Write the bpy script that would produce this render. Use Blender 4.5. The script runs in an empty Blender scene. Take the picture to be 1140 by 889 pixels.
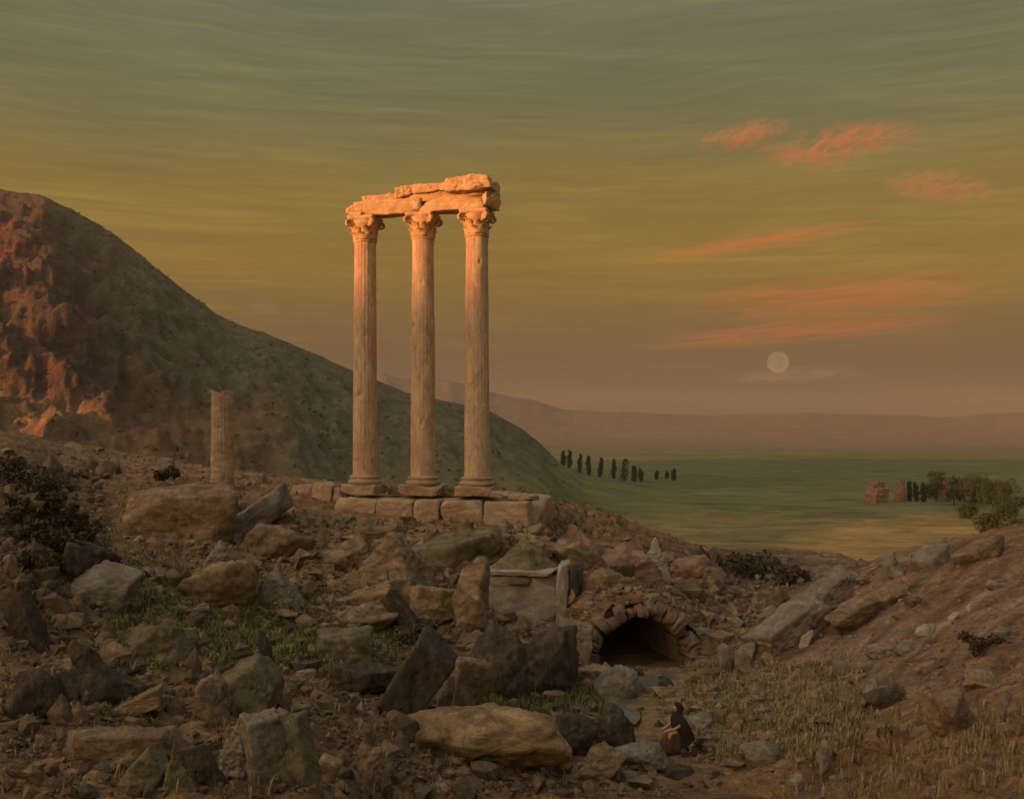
import bpy, bmesh, math, random
import numpy as np
from mathutils import Vector, Matrix
PI = math.pi
R = math.radians
C = bpy.context.scene.collection
SC = bpy.context.scene
F = 1140.0            # focal length in photograph pixels (36 mm lens on a 36 mm sensor)
CX, HZ = 570.0, 475.0  # principal column and horizon row of the photograph


def at(px, py, Y):
    return Vector(((px - CX) / F * Y, Y, -(py - HZ) / F * Y))


# ------------------------------------------------------------------ noise
_rng = np.random.RandomState(7)
_perm = np.concatenate([_rng.permutation(256)] * 3)
_g3 = _rng.normal(size=(256, 3)); _g3 /= np.linalg.norm(_g3, axis=1)[:, None]


def perlin(p):
    p = np.asarray(p, float)
    i = np.floor(p).astype(int); f = p - i
    u = f * f * f * (f * (f * 6 - 15) + 10)
    i &= 255
    r = 0
    for dx in (0, 1):
        wx = u[:, 0] if dx else 1 - u[:, 0]
        for dy in (0, 1):
            wy = u[:, 1] if dy else 1 - u[:, 1]
            for dz in (0, 1):
                wz = u[:, 2] if dz else 1 - u[:, 2]
                h = _perm[_perm[_perm[(i[:, 0] + dx) & 255] + ((i[:, 1] + dy) & 255)] + ((i[:, 2] + dz) & 255)]
                g = _g3[h]
                r = r + wx * wy * wz * ((f[:, 0] - dx) * g[:, 0] + (f[:, 1] - dy) * g[:, 1] + (f[:, 2] - dz) * g[:, 2])
    return r * 1.5


def fbm(p, octv=4, ridged=False):
    s = 0; a = 1.0; t = 0; q = np.asarray(p, float).copy()
    for k in range(octv):
        n = perlin(q + 17.3 * k)
        s = s + a * ((1 - 2 * np.abs(n)) if ridged else n); t += a; a *= .5; q = q * 2.03
    return s / t


def sstep(a, b, x):
    t = np.clip((x - a) / (b - a), 0, 1)
    return t * t * (3 - 2 * t)


# ------------------------------------------------------------------ terrain
CTRL = """
0 889 15;150 889 16;300 889 17;420 889 20;560 889 24;700 889 26.8;850 889 26;1000 889 20;1140 889 16
0 820 19;150 820 20;300 820 22;420 820 25;560 820 29;640 820 31.5;700 820 32;780 820 31.8;850 820 31;950 800 29;1060 800 25;1140 800 22
0 760 23;150 760 25;300 760 28;420 760 31;500 770 33;580 775 36;700 765 38;800 760 38;900 750 36.5;1000 722 34;1140 690 30
0 700 28;150 700 31;300 700 36;420 720 37;480 700 41;600 705 42;650 715 42;714 757 39.5;800 735 42;860 684 44;950 640 44;1050 606 43;1140 588 42
714 662 45;660 672 45;770 672 46;810 690 47
250 605 48;400 604 50;500 604 50;600 612 50;640 600 57;350 557 55;450 560 58;560 560 57;610 568 58;450 556 66;630 566 75
300 650 42;420 660 43;500 655 45;590 690 45;655 652 49;150 650 36;0 640 34;0 503 34;40 527 34;75 572 34;100 620 34
150 580 50;240 546 56;100 530 60;0 500 65;100 490 85;0 450 100;200 520 80;300 532 75;300 505 120;200 485 120;100 460 130;350 525 110
710 602 57;730 598 60;800 613 75;900 613 85;850 655 60;780 640 60;940 640 60
"""
pts = []
for ln in CTRL.strip().splitlines():
    for t in ln.split(';'):
        a, b, y = map(float, t.split()); v = at(a, b, y); pts.append((v.x, v.y, v.z))
pts += [(0, 0, -1.9), (0, 4, -2.4), (0, 8, -3.7), (4, 8, -3.7), (-5, 8, -3.3), (12, 12, -4.6), (-14, 15, -4.8), (0, -15, -1.6), (-20, 0, -2.5), (20, 0, -3),
        (-35, 30, -2.5), (-45, 60, .5), (34, 32, -5), (45, 45, -7), (22, 62, -9), (30, 75, -11), (36, 95, -15), (0, 95, -9), (0, 125, -14), (20, 125, -20), (-25, -30, 0), (25, -30, -2),
        (-60, 95, 3), (8, 80, -9), (15, 95, -13)]
P = np.array(pts)


def _U(r2):
    return np.where(r2 > 1e-9, r2 * np.log(np.maximum(r2, 1e-9)), 0)


_n = len(P)
_K = _U(((P[:, None, :2] - P[None, :, :2]) ** 2).sum(-1) / 900.) + np.eye(_n) * 0.004
_A = np.zeros((_n + 3, _n + 3)); _A[:_n, :_n] = _K; _A[:_n, _n] = 1; _A[:_n, _n + 1:] = P[:, :2] / 30; _A[_n:, :_n] = _A[:_n, _n:].T
_W = np.linalg.solve(_A, np.concatenate([P[:, 2], [0, 0, 0]]))


def tps(x, y):
    out = np.empty_like(x)
    for s in range(0, len(x), 40000):
        xs, ys = x[s:s + 40000], y[s:s + 40000]
        r2 = ((xs[:, None] - P[None, :, 0]) ** 2 + (ys[:, None] - P[None, :, 1]) ** 2) / 900.
        out[s:s + 40000] = _U(r2) @ _W[:_n] + _W[_n] + xs / 30 * _W[_n + 1] + ys / 30 * _W[_n + 2]
    return out


STREAM_PX = [(752, 752), (738, 755), (715, 761), (698, 772), (700, 790), (708, 808), (716, 824), (728, 842), (750, 858), (782, 871), (825, 882), (880, 893), (960, 905)]
ZBED = -9.75
STREAM = np.array([((a - CX) / (b - HZ) * -ZBED, F * -ZBED / (b - HZ)) for a, b in STREAM_PX])
ARCH = Vector((5.25, 41.6, -9.9)); ARCH_YAW = R(14)
_ac, _as = math.cos(ARCH_YAW), math.sin(ARCH_YAW)


def arch_local(x, y):
    dx, dy = x - ARCH.x, y - ARCH.y
    return dx * _ac + dy * _as, -dx * _as + dy * _ac


def seg_dist(x, y, poly):
    d = np.full(len(x), 1e9)
    for (a, b), (c, e) in zip(poly[:-1], poly[1:]):
        vx, vy = c - a, e - b; L = vx * vx + vy * vy
        t = np.clip(((x - a) * vx + (y - b) * vy) / L, 0, 1)
        d = np.minimum(d, np.hypot(x - a - t * vx, y - b - t * vy))
    return d


RIDGE_U = [-900, -500, -250, -80, 15, 50, 85, 120, 155, 190, 220, 250, 285, 320, 360, 400, 450, 500, 545, 580, 603, 625, 650, 700, 740]
RIDGE_V = [330, 250, 215, 205, 213, 219, 236, 255, 283, 310, 334, 355, 368, 381, 398, 416, 436, 447, 458, 476, 495, 522, 542, 553, 558]
PLAIN_Z = -30.0


def mountain(x, y):
    ok = y > 40
    yy = np.maximum(y, 40.)
    u = CX + F * x / yy
    s = (HZ - np.interp(u, RIDGE_U, RIDGE_V)) / F
    Yr = 420 + 25 * perlin(np.c_[u / 90, u * 0, u * 0 + 3.]) * 1.0
    zr = s * Yr
    f = np.clip((yy - 125) / (Yr - 125), 0, 1)
    front = f ** 1.05
    back = 1 - sstep(0, 420, yy - Yr)
    prof = np.where(yy < Yr, front, back)
    z = PLAIN_Z + (zr - PLAIN_Z) * prof
    q = np.c_[x / 55, y / 55, x * 0]
    nz = fbm(q + 4.2, 5, True) * .5 + fbm(q * 3.1, 4) * .35
    amp = np.clip((zr - PLAIN_Z) / 100, 0, 1) * 15
    z = z + (nz - .25) * amp * np.clip(np.minimum(prof * 3, 1), 0, 1) * (1 - .72 * sstep(.8, 1., prof)) * np.where(yy < Yr, 1, .6)
    gl = fbm(np.c_[(x + .35 * y) / 17., (y - .25 * x) / 75., x * 0 + 2], 5, True)
    z = z - (1 - gl) * 7.5 * np.clip((zr - PLAIN_Z) / 90, 0, 1) * np.clip(prof * 3, 0, 1) * (1 - .9 * sstep(.72, .97, prof)) * np.where(yy < Yr, 1, .3)
    z = z + (fbm(np.c_[x / 10., y / 10., x * 0 + 5], 4, True) - .45) * 4.0 * np.clip((zr - PLAIN_Z) / 90, 0, 1) * np.clip(prof * 3, 0, 1) * (1 - .7 * sstep(.85, 1., prof))
    w = sstep(-900, -500, u) * (1 - sstep(690, 760, u)) * ok
    return PLAIN_Z + (z - PLAIN_Z) * w


SUN_AZ = np.array([-math.sin(R(60)), -math.cos(R(60))]); SUN_EL = 7.0
OCC_C = np.array([-4.0, 55.0]) + SUN_AZ * 250
OCC_H = 32.3


def height(x, y, detail=True):
    x = np.asarray(x, float); y = np.asarray(y, float)
    r = np.hypot(x, y)
    near = tps(np.clip(x, -70, 60), np.clip(y, -40, 140))
    q = np.c_[x, y, x * 0]
    far = PLAIN_Z + 3.6 * perlin(q / np.array([260., 150., 1]) + 3) + 1.6 * perlin(q / np.array([90., 55., 1])) + 10 * sstep(1500, 6000, r) * (perlin(q / 900.) + .2)
    # far low hills closing the plain on the horizon
    u = CX + F * x / np.maximum(y, 1)
    vh = np.interp(u, [-200, 350, 430, 500, 560, 640, 760, 900, 1040, 1140, 1400], [436, 424, 419, 424, 440, 457, 463, 460, 466, 461, 456])
    far = far + np.where(y > 100, np.exp(-((r - 2900) / 480) ** 2) * ((HZ - vh) / F * 2900 + 30) * (1 + .10 * fbm(np.c_[u / 40, r / 300, u * 0], 4)), 0)
    mt = mountain(x, y)
    far = np.maximum(far, mt) + .0
    k = 6.0
    t = sstep(85, 150, r)
    h = near * (1 - t) + far * t
    # unseen ridge added behind the viewer to keep the low sun off the valley floor
    dx, dy = x - OCC_C[0], y - OCC_C[1]
    s_ = dx * -.5 + dy * .866; w_ = dx * SUN_AZ[0] + dy * SUN_AZ[1]
    occ = np.exp(-(w_ / 62) ** 2) * sstep(-330, -180, s_) * (1 - sstep(70, 190, s_)) * (OCC_H + 36 + 3.5 * perlin(q / 30.))
    h = h + np.where(r > 90, occ, 0)
    if detail:
        m = 1 - sstep(130, 190, r)
        d = seg_dist(x, y, STREAM)
        calm = (1 - .6 * np.exp(-((x - 16) ** 2 + (y - 37) ** 2) / 70.)) * sstep(.6, 3.5, d) * (1 - .75 * np.exp(-((x - 8) ** 2 + (y - 33) ** 2) / 22.)) * (1 - .8 * np.exp(-((x + 4.5) ** 2 + (y - 55) ** 2) / 40.))
        rough = .62 * fbm(q / 5.2, 3, True) + .36 * fbm(q / 1.7 + 9, 3, True) + .26 * fbm(q / .55, 3)
        h = h + (rough - .45) * m * calm * .85
        h = np.where(d < 1.1, np.minimum(h, ZBED - .20 + .50 * sstep(.12, .85, d) + .16 * perlin(q * 1.9)), h)
    lx, ly = arch_local(x, y)
    inside = (np.abs(lx) < 2.22) & (ly > -.9) & (ly < 7.0)
    h = np.where(inside, np.minimum(h, ARCH.z + .03 * perlin(q * 1.5)), h)
    return h


def hz(x, y):
    return float(height(np.array([x]), np.array([y]))[0])


_YS = np.concatenate([np.arange(7, 140, .12), np.arange(140, 1500, 2.5)])


def hit(px, py):
    x = (px - CX) / F * _YS; zr = -(py - HZ) / F * _YS
    g = height(x, _YS) >= zr
    i = int(np.argmax(g)) if g.any() else len(_YS) - 1
    return Vector((x[i], _YS[i], zr[i]))


# ------------------------------------------------------------------ object helpers
def tag(o, label=None, cat=None, group=None, kind=None):
    if label: o['label'] = label
    if cat: o['category'] = cat
    if group: o['group'] = group
    if kind or cat: o['kind'] = kind or 'thing'
    return o


def new_mesh(name, V, Fc, m, smooth=True):
    me = bpy.data.meshes.new(name)
    V = np.asarray(V, np.float32)
    if isinstance(Fc, np.ndarray):
        k = Fc.shape[1]
        me.vertices.add(len(V)); me.vertices.foreach_set('co', V.ravel())
        me.loops.add(Fc.size); me.loops.foreach_set('vertex_index', Fc.ravel().astype(np.int32))
        me.polygons.add(len(Fc)); me.polygons.foreach_set('loop_start', np.arange(0, Fc.size, k, dtype=np.int32))
        me.update(calc_edges=True)
    else:
        me.from_pydata(V.tolist(), [], Fc); me.update()
    me.polygons.foreach_set('use_smooth', np.full(len(me.polygons), smooth))
    if m: me.materials.append(m)
    return me


def link(name, me, parent=None):
    o = bpy.data.objects.new(name, me); C.objects.link(o)
    if parent: o.parent = parent
    return o


def obj(name, V, Fc, m, parent=None, smooth=True):
    return link(name, new_mesh(name, V, Fc, m, smooth), parent)


def empty(name, loc, rz=0):
    o = bpy.data.objects.new(name, None); C.objects.link(o); o.location = loc; o.rotation_euler = (0, 0, rz); o.empty_display_size = .2
    return o


# ------------------------------------------------------------------ materials
class NT:
    def __init__(s, tree): s.t = tree; s.n = tree.nodes; s.l = tree.links

    def new(s, kind, inputs=None, **kw):
        n = s.n.new(kind)
        for k, v in kw.items(): setattr(n, k, v)
        for k, v in (inputs or {}).items():
            if isinstance(v, bpy.types.NodeSocket): s.l.new(v, n.inputs[k])
            else: n.inputs[k].default_value = v
        return n

    def ramp(s, fac, stops, interp='LINEAR'):
        n = s.n.new('ShaderNodeValToRGB'); e = n.color_ramp.elements; n.color_ramp.interpolation = interp
        while len(e) < len(stops): e.new(.5)
        for el, (p, c) in zip(e, stops):
            el.position = p; el.color = (c[0], c[1], c[2], 1) if not isinstance(c, (int, float)) else (c, c, c, 1)
        s.l.new(fac, n.inputs[0]); return n.outputs[0]

    def mix(s, fac, a, b, mode='MIX'):
        n = s.n.new('ShaderNodeMix'); n.data_type = 'RGBA'; n.blend_type = mode
        for i, v in ((0, fac), (6, a), (7, b)):
            if isinstance(v, bpy.types.NodeSocket): s.l.new(v, n.inputs[i])
            else: n.inputs[i].default_value = v if i == 0 else (v[0], v[1], v[2], 1)
        return n.outputs[2]

    def math(s, op, a, b=0.0, c=0.0):
        n = s.n.new('ShaderNodeMath'); n.operation = op
        for i, v in enumerate((a, b, c)):
            if isinstance(v, bpy.types.NodeSocket): s.l.new(v, n.inputs[i])
            else: n.inputs[i].default_value = v
        return n.outputs[0]

    def noise(s, vec, scale, detail=6, rough=.6, dist=0.0, out=0):
        return s.new('ShaderNodeTexNoise', {'Vector': vec, 'Scale': scale, 'Detail': detail, 'Roughness': rough, 'Distortion': dist}).outputs[out]

    def mapping(s, vec, scale=(1, 1, 1), rot=(0, 0, 0), loc=(0, 0, 0)):
        return s.new('ShaderNodeMapping', {'Vector': vec, 'Scale': scale, 'Rotation': rot, 'Location': loc}).outputs[0]


def material(name):
    m = bpy.data.materials.new(name); m.use_nodes = True
    t = NT(m.node_tree); b = t.n['Principled BSDF']; b.inputs['Specular IOR Level'].default_value = .18
    return m, t, b


def stone(name, dark, mid, light, scale=1.2, bump=.5, streak=(1, 1, 1), accent=None, acc_amt=.5):
    m, t, b = material(name)
    co = t.new('ShaderNodeTexCoord').outputs['Object']
    rnd = t.new('ShaderNodeObjectInfo').outputs['Random']
    off = t.new('ShaderNodeCombineXYZ', {'X': t.math('MULTIPLY', rnd, 37.), 'Y': t.math('MULTIPLY', rnd, 71.), 'Z': 0.}).outputs[0]
    v = t.new('ShaderNodeVectorMath', {0: t.mapping(co, streak), 1: off}, operation='ADD').outputs[0]
    n1 = t.noise(v, scale, 9, .68, 1.2)
    n2 = t.noise(v, scale * 5, 6, .7, 2.0)
    f = t.math('ADD', t.math('MULTIPLY', n1, .68), t.math('MULTIPLY', n2, .32))
    col = t.ramp(f, [(.33, dark), (.5, mid), (.66, light)])
    if accent:
        a = t.ramp(t.noise(v, scale * .55, 4, .55, .8), [(.50, 0), (.66, acc_amt)])
        col = t.mix(a, col, accent)
    # lichen and dirt specks
    sp = t.ramp(t.noise(co, scale * 16, 3, .6), [(.30, .55), (.42, 1)])
    col = t.mix(1.0, col, sp, 'MULTIPLY')
    t.l.new(col, b.inputs['Base Color']); b.inputs['Roughness'].default_value = .93
    vo = t.new('ShaderNodeTexVoronoi', {'Vector': t.new('ShaderNodeVectorMath', {0: v, 1: t.noise(v, scale * 2.5, 4, .6, 0, 1)}, operation='ADD').outputs[0], 'Scale': scale * 1.3}, feature='DISTANCE_TO_EDGE').outputs['Distance']
    crack = t.ramp(vo, [(.0, 0), (.035, 1)])
    h = t.math('ADD', t.math('ADD', t.math('MULTIPLY', f, 1.), t.math('MULTIPLY', t.noise(v, scale * 22, 4, .7), .22)), t.math('MULTIPLY', crack, .10))
    bp = t.new('ShaderNodeBump', {'Strength': bump, 'Distance': .12, 'Height': h})
    t.l.new(bp.outputs[0], b.inputs['Normal'])
    return m


M = {}
M['marble'] = stone('weathered_marble', (.30, .185, .10), (.54, .365, .215), (.68, .49, .30), 1.3, .7, (1.5, 1.5, .55), (.46, .22, .17), .6)
M['carved'] = stone('carved_marble', (0.3, 0.165, 0.075), (0.56, 0.35, 0.18), (0.7, 0.49, 0.27), 1.6, .6, (1, 1, 1), (.52, .24, .15), .5)
M['podium'] = stone('podium_stone', (0.2, 0.13, 0.08), (0.4, 0.27, 0.165), (0.54, 0.38, 0.23), .9, .7, (1, 1, 2.2), (.30, .17, .14), .5)
M['brown'] = stone('brown_rock', (0.045, 0.028, 0.015), (0.195, 0.125, 0.068), (0.41, 0.275, 0.152), 1.1, .9, (1, .7, 1.6))
M['grey'] = stone('grey_rock', (0.08, 0.06, 0.04), (0.205, 0.157, 0.107), (0.36, 0.285, 0.2), 1.0, .8, (1, .7, 1.8))
M['dark'] = stone('dark_rock', (0.026, 0.018, 0.011), (0.075, 0.053, 0.033), (0.17, 0.12, 0.072), 1.2, .9, (1.6, 1, .7))
M['olive'] = stone('mossy_rock', (0.05, 0.038, 0.019), (0.148, 0.115, 0.06), (0.27, 0.21, 0.11), 1.0, .8, (1, 1, 1))
M['ochre'] = stone('ochre_rock', (0.08, 0.048, 0.022), (0.27, 0.168, 0.08), (0.5, 0.33, 0.165), 1.1, .9, (1, .8, 2))
M['red'] = stone('reddish_rock', (0.1, 0.052, 0.034), (0.26, 0.145, 0.098), (0.42, 0.25, 0.17), 1.1, .9, (1, .8, 1.6))
M['umber'] = stone('umber_rock', (.05, .032, .018), (.125, .083, .048), (.25, .17, .10), 1.1, .9)
M['pale'] = stone('pale_rock', (0.19, 0.15, 0.11), (0.35, 0.28, 0.21), (0.51, 0.42, 0.32), 1.3, .8, (1, .8, 1.5))
M['brick'] = stone('voussoir_stone', (.085, .055, .034), (.235, .155, .10), (.38, .265, .175), 1.8, .9, (1, 1, 1), (.20, .10, .085), .6)


def ground_material():
    m, t, b = material('earth_and_grass')
    pos = t.new('ShaderNodeNewGeometry').outputs['Position']
    zone = t.new('ShaderNodeVertexColor', layer_name='ground_kind').outputs['Color']
    far = t.new('ShaderNodeVertexColor', layer_name='scale_kind').outputs['Color']
    wob = t.noise(pos, .35, 3, .5, 0, 1)
    warp = t.new('ShaderNodeVectorMath', {0: pos, 1: t.new('ShaderNodeVectorMath', {0: wob, 1: (1.6, 1.6, 1.6)}, operation='MULTIPLY').outputs[0]}, operation='ADD').outputs[0]
    n1 = t.noise(t.mapping(warp, (.75, 1.5, 2.3), (0, 0, R(25))), .75, 8, .66, 1.6)
    n2 = t.noise(t.mapping(warp, (1.2, .5, 1.8), (0, 0, R(-30))), 3.4, 6, .7, 2.2)
    n3 = t.noise(pos, 14, 4, .7, .6)
    f = t.math('ADD', t.math('ADD', t.math('MULTIPLY', n1, .5), t.math('MULTIPLY', n2, .33)), t.math('MULTIPLY', n3, .17))
    near = t.ramp(f, [(.34, (.16, .14, .12)), (.44, (.62, .57, .52)), (.55, (1.2, 1.13, 1.0)), (.67, (2.7, 2.35, 1.8))])
    g1 = t.noise(t.mapping(pos, (.026, .050, .05)), 1.0, 9, .66, 1.5)
    g2 = t.noise(t.mapping(pos, (.11, .16, .16)), 1.0, 8, .7, 1.0)
    g = t.math('ADD', t.math('ADD', t.math('MULTIPLY', g1, .48), t.math('MULTIPLY', g2, .34)), t.math('MULTIPLY', t.noise(t.mapping(pos, (.5, .6, .5)), 1.0, 6, .7), .18))
    farc = t.ramp(g, [(.36, (.38, .42, .36)), (.46, (.80, .82, .76)), (.56, (1.3, 1.2, 1.05)), (.66, (2.1, 1.75, 1.3))])
    mul = t.mix(far, near, farc)
    mt = t.new('ShaderNodeVertexColor', layer_name='slope_kind').outputs['Color']
    m1 = t.noise(t.mapping(pos, (.11, .05, .13), (0, 0, R(20))), 1., 9, .7, 1.2)
    m2 = t.noise(t.mapping(pos, (.5, .3, .5)), 1., 7, .7, 1.5)
    mf = t.math('ADD', t.math('MULTIPLY', m1, .55), t.math('MULTIPLY', m2, .45))
    mcol = t.ramp(mf, [(.34, (.42, .42, .42)), (.45, (.8, .8, .78)), (.55, (1.1, 1.08, 1.0)), (.68, (2.0, 1.8, 1.5))])
    mul = t.mix(mt, mul, mcol)
    col = t.mix(1.0, zone, mul, 'MULTIPLY')
    t.l.new(col, b.inputs['Base Color']); b.inputs['Roughness'].default_value = .95
    h = t.math('ADD', t.math('ADD', f, t.math('MULTIPLY', t.noise(pos, 30, 4, .7), .2)), t.math('MULTIPLY', t.math('MULTIPLY', mf, t.new('ShaderNodeSeparateColor', {0: mt}).outputs[0]), 14.))
    bp = t.new('ShaderNodeBump', {'Strength': .9, 'Distance': .22, 'Height': h})
    t.l.new(bp.outputs[0], b.inputs['Normal'])
    return m


def leaf_material(name, a, b_, c=None):
    m, t, b = material(name)
    pos = t.new('ShaderNodeNewGeometry').outputs['Position']
    n = t.noise(pos, 1.1, 4, .6); n2 = t.noise(pos, 9., 2, .6)
    col = t.mix(t.ramp(t.math('ADD', t.math('MULTIPLY', n, .6), t.math('MULTIPLY', n2, .4)), [(.36, 0), (.64, 1)]), a, b_)
    t.l.new(col, b.inputs['Base Color']); b.inputs['Roughness'].default_value = .8
    return m


def plain_mat(name, col, rough=.85, var=.35, scale=6):
    m, t, b = material(name)
    co = t.new('ShaderNodeTexCoord').outputs['Object']
    n = t.noise(co, scale, 5, .6, .5)
    d = tuple(x * (1 - var) for x in col); l = tuple(x * (1 + var) for x in col)
    t.l.new(t.ramp(n, [(.35, d), (.65, l)]), b.inputs['Base Color']); b.inputs['Roughness'].default_value = rough
    return m


M['ground'] = ground_material()
M['cypress'] = leaf_material('cypress_foliage', (.018, .028, .012), (.05, .062, .022))
M['leaf'] = leaf_material('broad_foliage', (.022, .034, .013), (.055, .068, .025))
M['shrub'] = leaf_material('dry_shrub', (.042, .032, .016), (.13, .094, .045))
M['scrub'] = leaf_material('hillside_scrub', (.065, .056, .030), (.14, .115, .058))
M['grass'] = leaf_material('dry_grass', (.13, .098, .042), (.36, .27, .13))
M['greengrass'] = leaf_material('green_grass', (.09, .090, .028), (.22, .19, .065))
M['bark'] = plain_mat('bark', (.07, .045, .028))
M['cloak'] = plain_mat('dark_wool', (.030, .019, .014), .95)
M['robe'] = plain_mat('rust_wool', (.088, .040, .020), .95)
M['skin'] = plain_mat('skin', (.42, .25, .16), .6, .1)
M['eye'] = plain_mat('dark_eye', (.02, .015, .01), .3, .1)
M['soil'] = plain_mat('soil', (.19, .115, .068), .95, .5, 2)
m, t, b = material('stream_water'); b.inputs['Base Color'].default_value = (.13, .115, .09, 1); b.inputs['Roughness'].default_value = .22; b.inputs['Specular IOR Level'].default_value = .8
_co = t.new('ShaderNodeNewGeometry').outputs['Position']
t.l.new(t.new('ShaderNodeBump', {'Strength': .6, 'Distance': .06, 'Height': t.noise(_co, 5, 4, .6, 1)}).outputs[0], b.inputs['Normal']); M['water'] = m
m, t, b = material('moon_glow'); _co = t.new('ShaderNodeTexCoord').outputs['Generated']
_mc = t.ramp(t.noise(_co, 2.6, 5, .55), [(.38, (.165, .122, .060)), (.6, (.205, .155, .080))])
t.n.remove(b); _em = t.new('ShaderNodeEmission', {'Color': _mc, 'Strength': 1.0}); t.l.new(_em.outputs[0], t.n['Material Output'].inputs['Surface']); M['moon'] = m

# ------------------------------------------------------------------ ground sheet
us = np.arange(-170, 1312, 2.7)
ang = list(np.arctan((us - CX) / F))
a_hi, a_lo = ang[-1], ang[0]
rest = np.linspace(a_hi, a_lo + 2 * PI, 130)[1:-1]
ang = np.array(ang + list(rest))
rad = np.concatenate([np.geomspace(1.2, 8, 16)[:-1], np.geomspace(8, 115, 450)[:-1], np.geomspace(115, 650, 300)[:-1], np.geomspace(650, 7000, 70)])
AA, RR = np.meshgrid(ang, rad)
gx = (RR * np.sin(AA)).ravel(); gy = (RR * np.cos(AA)).ravel()
gz = height(gx, gy)
na, nr = len(ang), len(rad)
ii = np.arange(nr - 1)[:, None] * na; jj = np.arange(na)[None, :]; j2 = (jj + 1) % na
quads = np.stack([ii + jj, ii + na + jj, ii + na + j2, ii + j2], -1).reshape(-1, 4)
cidx = len(gx)
gx = np.append(gx, 0); gy = np.append(gy, 0); gz = np.append(gz, hz(0., 0.))
# centre fan as degenerate-free quads
fan = np.array([[cidx, k, (k + 1) % na, (k + 2) % na] for k in range(0, na - 1, 2)])
gm = new_mesh('ground', np.c_[gx, gy, gz], np.concatenate([quads, fan]), M['ground'])
ground = link('ground', gm); ground['kind'] = 'structure'


def zone_colours(x, y, z):
    n = len(x); q = np.c_[x, y, np.zeros(n)]
    r = np.hypot(x, y); yy = np.maximum(y, 1)
    u = CX + F * x / yy; v = HZ - F * z / yy
    wob = fbm(q / 6., 3) * 55 + fbm(q / 1.6, 2) * 22
    wf = np.clip(r / 40, .3, 3)
    u1 = u + wob; v1 = v + wob * .35
    col = np.tile(np.array([.135, .080, .040]), (n, 1))
    patch = fbm(q / 3.1 + 5, 4)
    col += np.clip(patch, -.5, .5)[:, None] * np.array([.10, .055, .022])

    def blend(c, w):
        nonlocal col
        col = col * (1 - w[:, None]) + np.array(c) * w[:, None]

    def blob(cu, cv, su, sv, p=1.):
        return np.clip(1.35 * np.exp(-((u1 - cu) / su) ** 2 - ((v1 - cv) / sv) ** 2), 0, 1) * p * (r < 110)
    blend((.165, .140, .050), blob(270, 700, 150, 45))       # mossy hollow
    blend((.105, .100, .030), blob(610, 778, 85, 14))        # green bank by the stream
    blend((.165, .125, .068), blob(840, 785, 110, 42))       # dry meadow by the figure
    blend((.15, .098, .070), blob(930, 690, 190, 75, .95))    # mauve-brown limestone slope
    blend((.13, .075, .042), blob(1090, 665, 80, 55, .7))
    al, ac = x * .85 + y * .53, -x * .53 + y * .85
    sk = fbm(np.c_[al / 7., ac / .9 + fbm(q / 4., 2) * .8, x * 0 + 3], 4)
    bw = blob(980, 690, 190, 95, 1.)
    blend((.25, .19, .15), bw * sstep(.10, .32, sk) * .6)  # rock streaks whose pale and dark colours also paint in the slope's shading
    blend((.085, .050, .030), bw * sstep(.08, .32, -sk) * .8)
    blend((.19, .105, .058), blob(240, 500, 240, 45, .9))    # warm bank behind the stump
    blend((.18, .085, .055), blob(690, 620, 70, 30, .8))     # reddish bank
    blend((.060, .046, .027), blob(40, 580, 75, 80, 1.))    # dark scrub knoll
    blend((.05, .035, .02), blob(820, 640, 90, 26, .8))      # dark gully
    blend((.06, .038, .02), blob(480, 790, 110, 40, .6))
    blend((.06, .038, .02), blob(60, 760, 70, 45, .6))
    blend((.22, .145, .08), blob(420, 596, 150, 18, .7))
    # plain
    big = fbm(q / np.array([420., 130., 1]) + 2, 4)
    pl = np.array([.125, .125, .046]) + np.clip(big * 1.6, -.6, .6)[:, None] * np.array([.075, .040, .012])
    och = np.array([.22, .165, .064])
    wfar = sstep(800, 2300, r)[:, None] * .8  # haze mauve painted into the ground colour, stronger with distance
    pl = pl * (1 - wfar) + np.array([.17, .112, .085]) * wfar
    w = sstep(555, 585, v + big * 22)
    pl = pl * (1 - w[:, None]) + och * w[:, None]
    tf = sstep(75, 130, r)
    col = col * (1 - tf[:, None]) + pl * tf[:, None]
    # mountain: bare rock left, ruddy evening light painted in, dark scrub along the ridge
    mh = sstep(2, 14, z - PLAIN_Z - 8) * sstep(150, 210, r) * (r < 2000) * (u < 760)
    mc = np.tile(np.array([.135, .115, .060]), (n, 1))
    rn = fbm(q / 38. + 8, 4) * 60
    dgn = (u + rn) + (v - 215) * -.62          # distance along the slope towards the ridge
    wr = 1 - sstep(-20, 110, dgn)
    mc = mc * (1 - wr[:, None]) + np.array([.095, .058, .036]) * wr[:, None]
    cr = sstep(.10, .34, fbm(q / 22. + 31, 4)) * (1 - sstep(20, 140, dgn))
    mc = mc * (1 - .7 * cr[:, None]) + np.array([.17, .045, .050]) * .85 * cr[:, None]
    wl = sstep(415, 470, v + rn * .4) * (1 - sstep(240, 380, u))
    mc = mc * (1 - wl[:, None]) + np.array([.20, .115, .06]) * wl[:, None]
    mc = np.maximum(mc, .012)
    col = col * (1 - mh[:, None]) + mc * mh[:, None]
    zone_colours.mh = mh
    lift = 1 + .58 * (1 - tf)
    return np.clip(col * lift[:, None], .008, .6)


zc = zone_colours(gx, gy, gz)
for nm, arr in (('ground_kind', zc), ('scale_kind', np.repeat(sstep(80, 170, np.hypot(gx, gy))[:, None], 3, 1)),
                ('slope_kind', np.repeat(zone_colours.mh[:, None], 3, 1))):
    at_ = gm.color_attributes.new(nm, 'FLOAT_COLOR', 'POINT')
    at_.data.foreach_set('color', np.c_[arr, np.ones(len(gx))].astype(np.float32).ravel())

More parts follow.
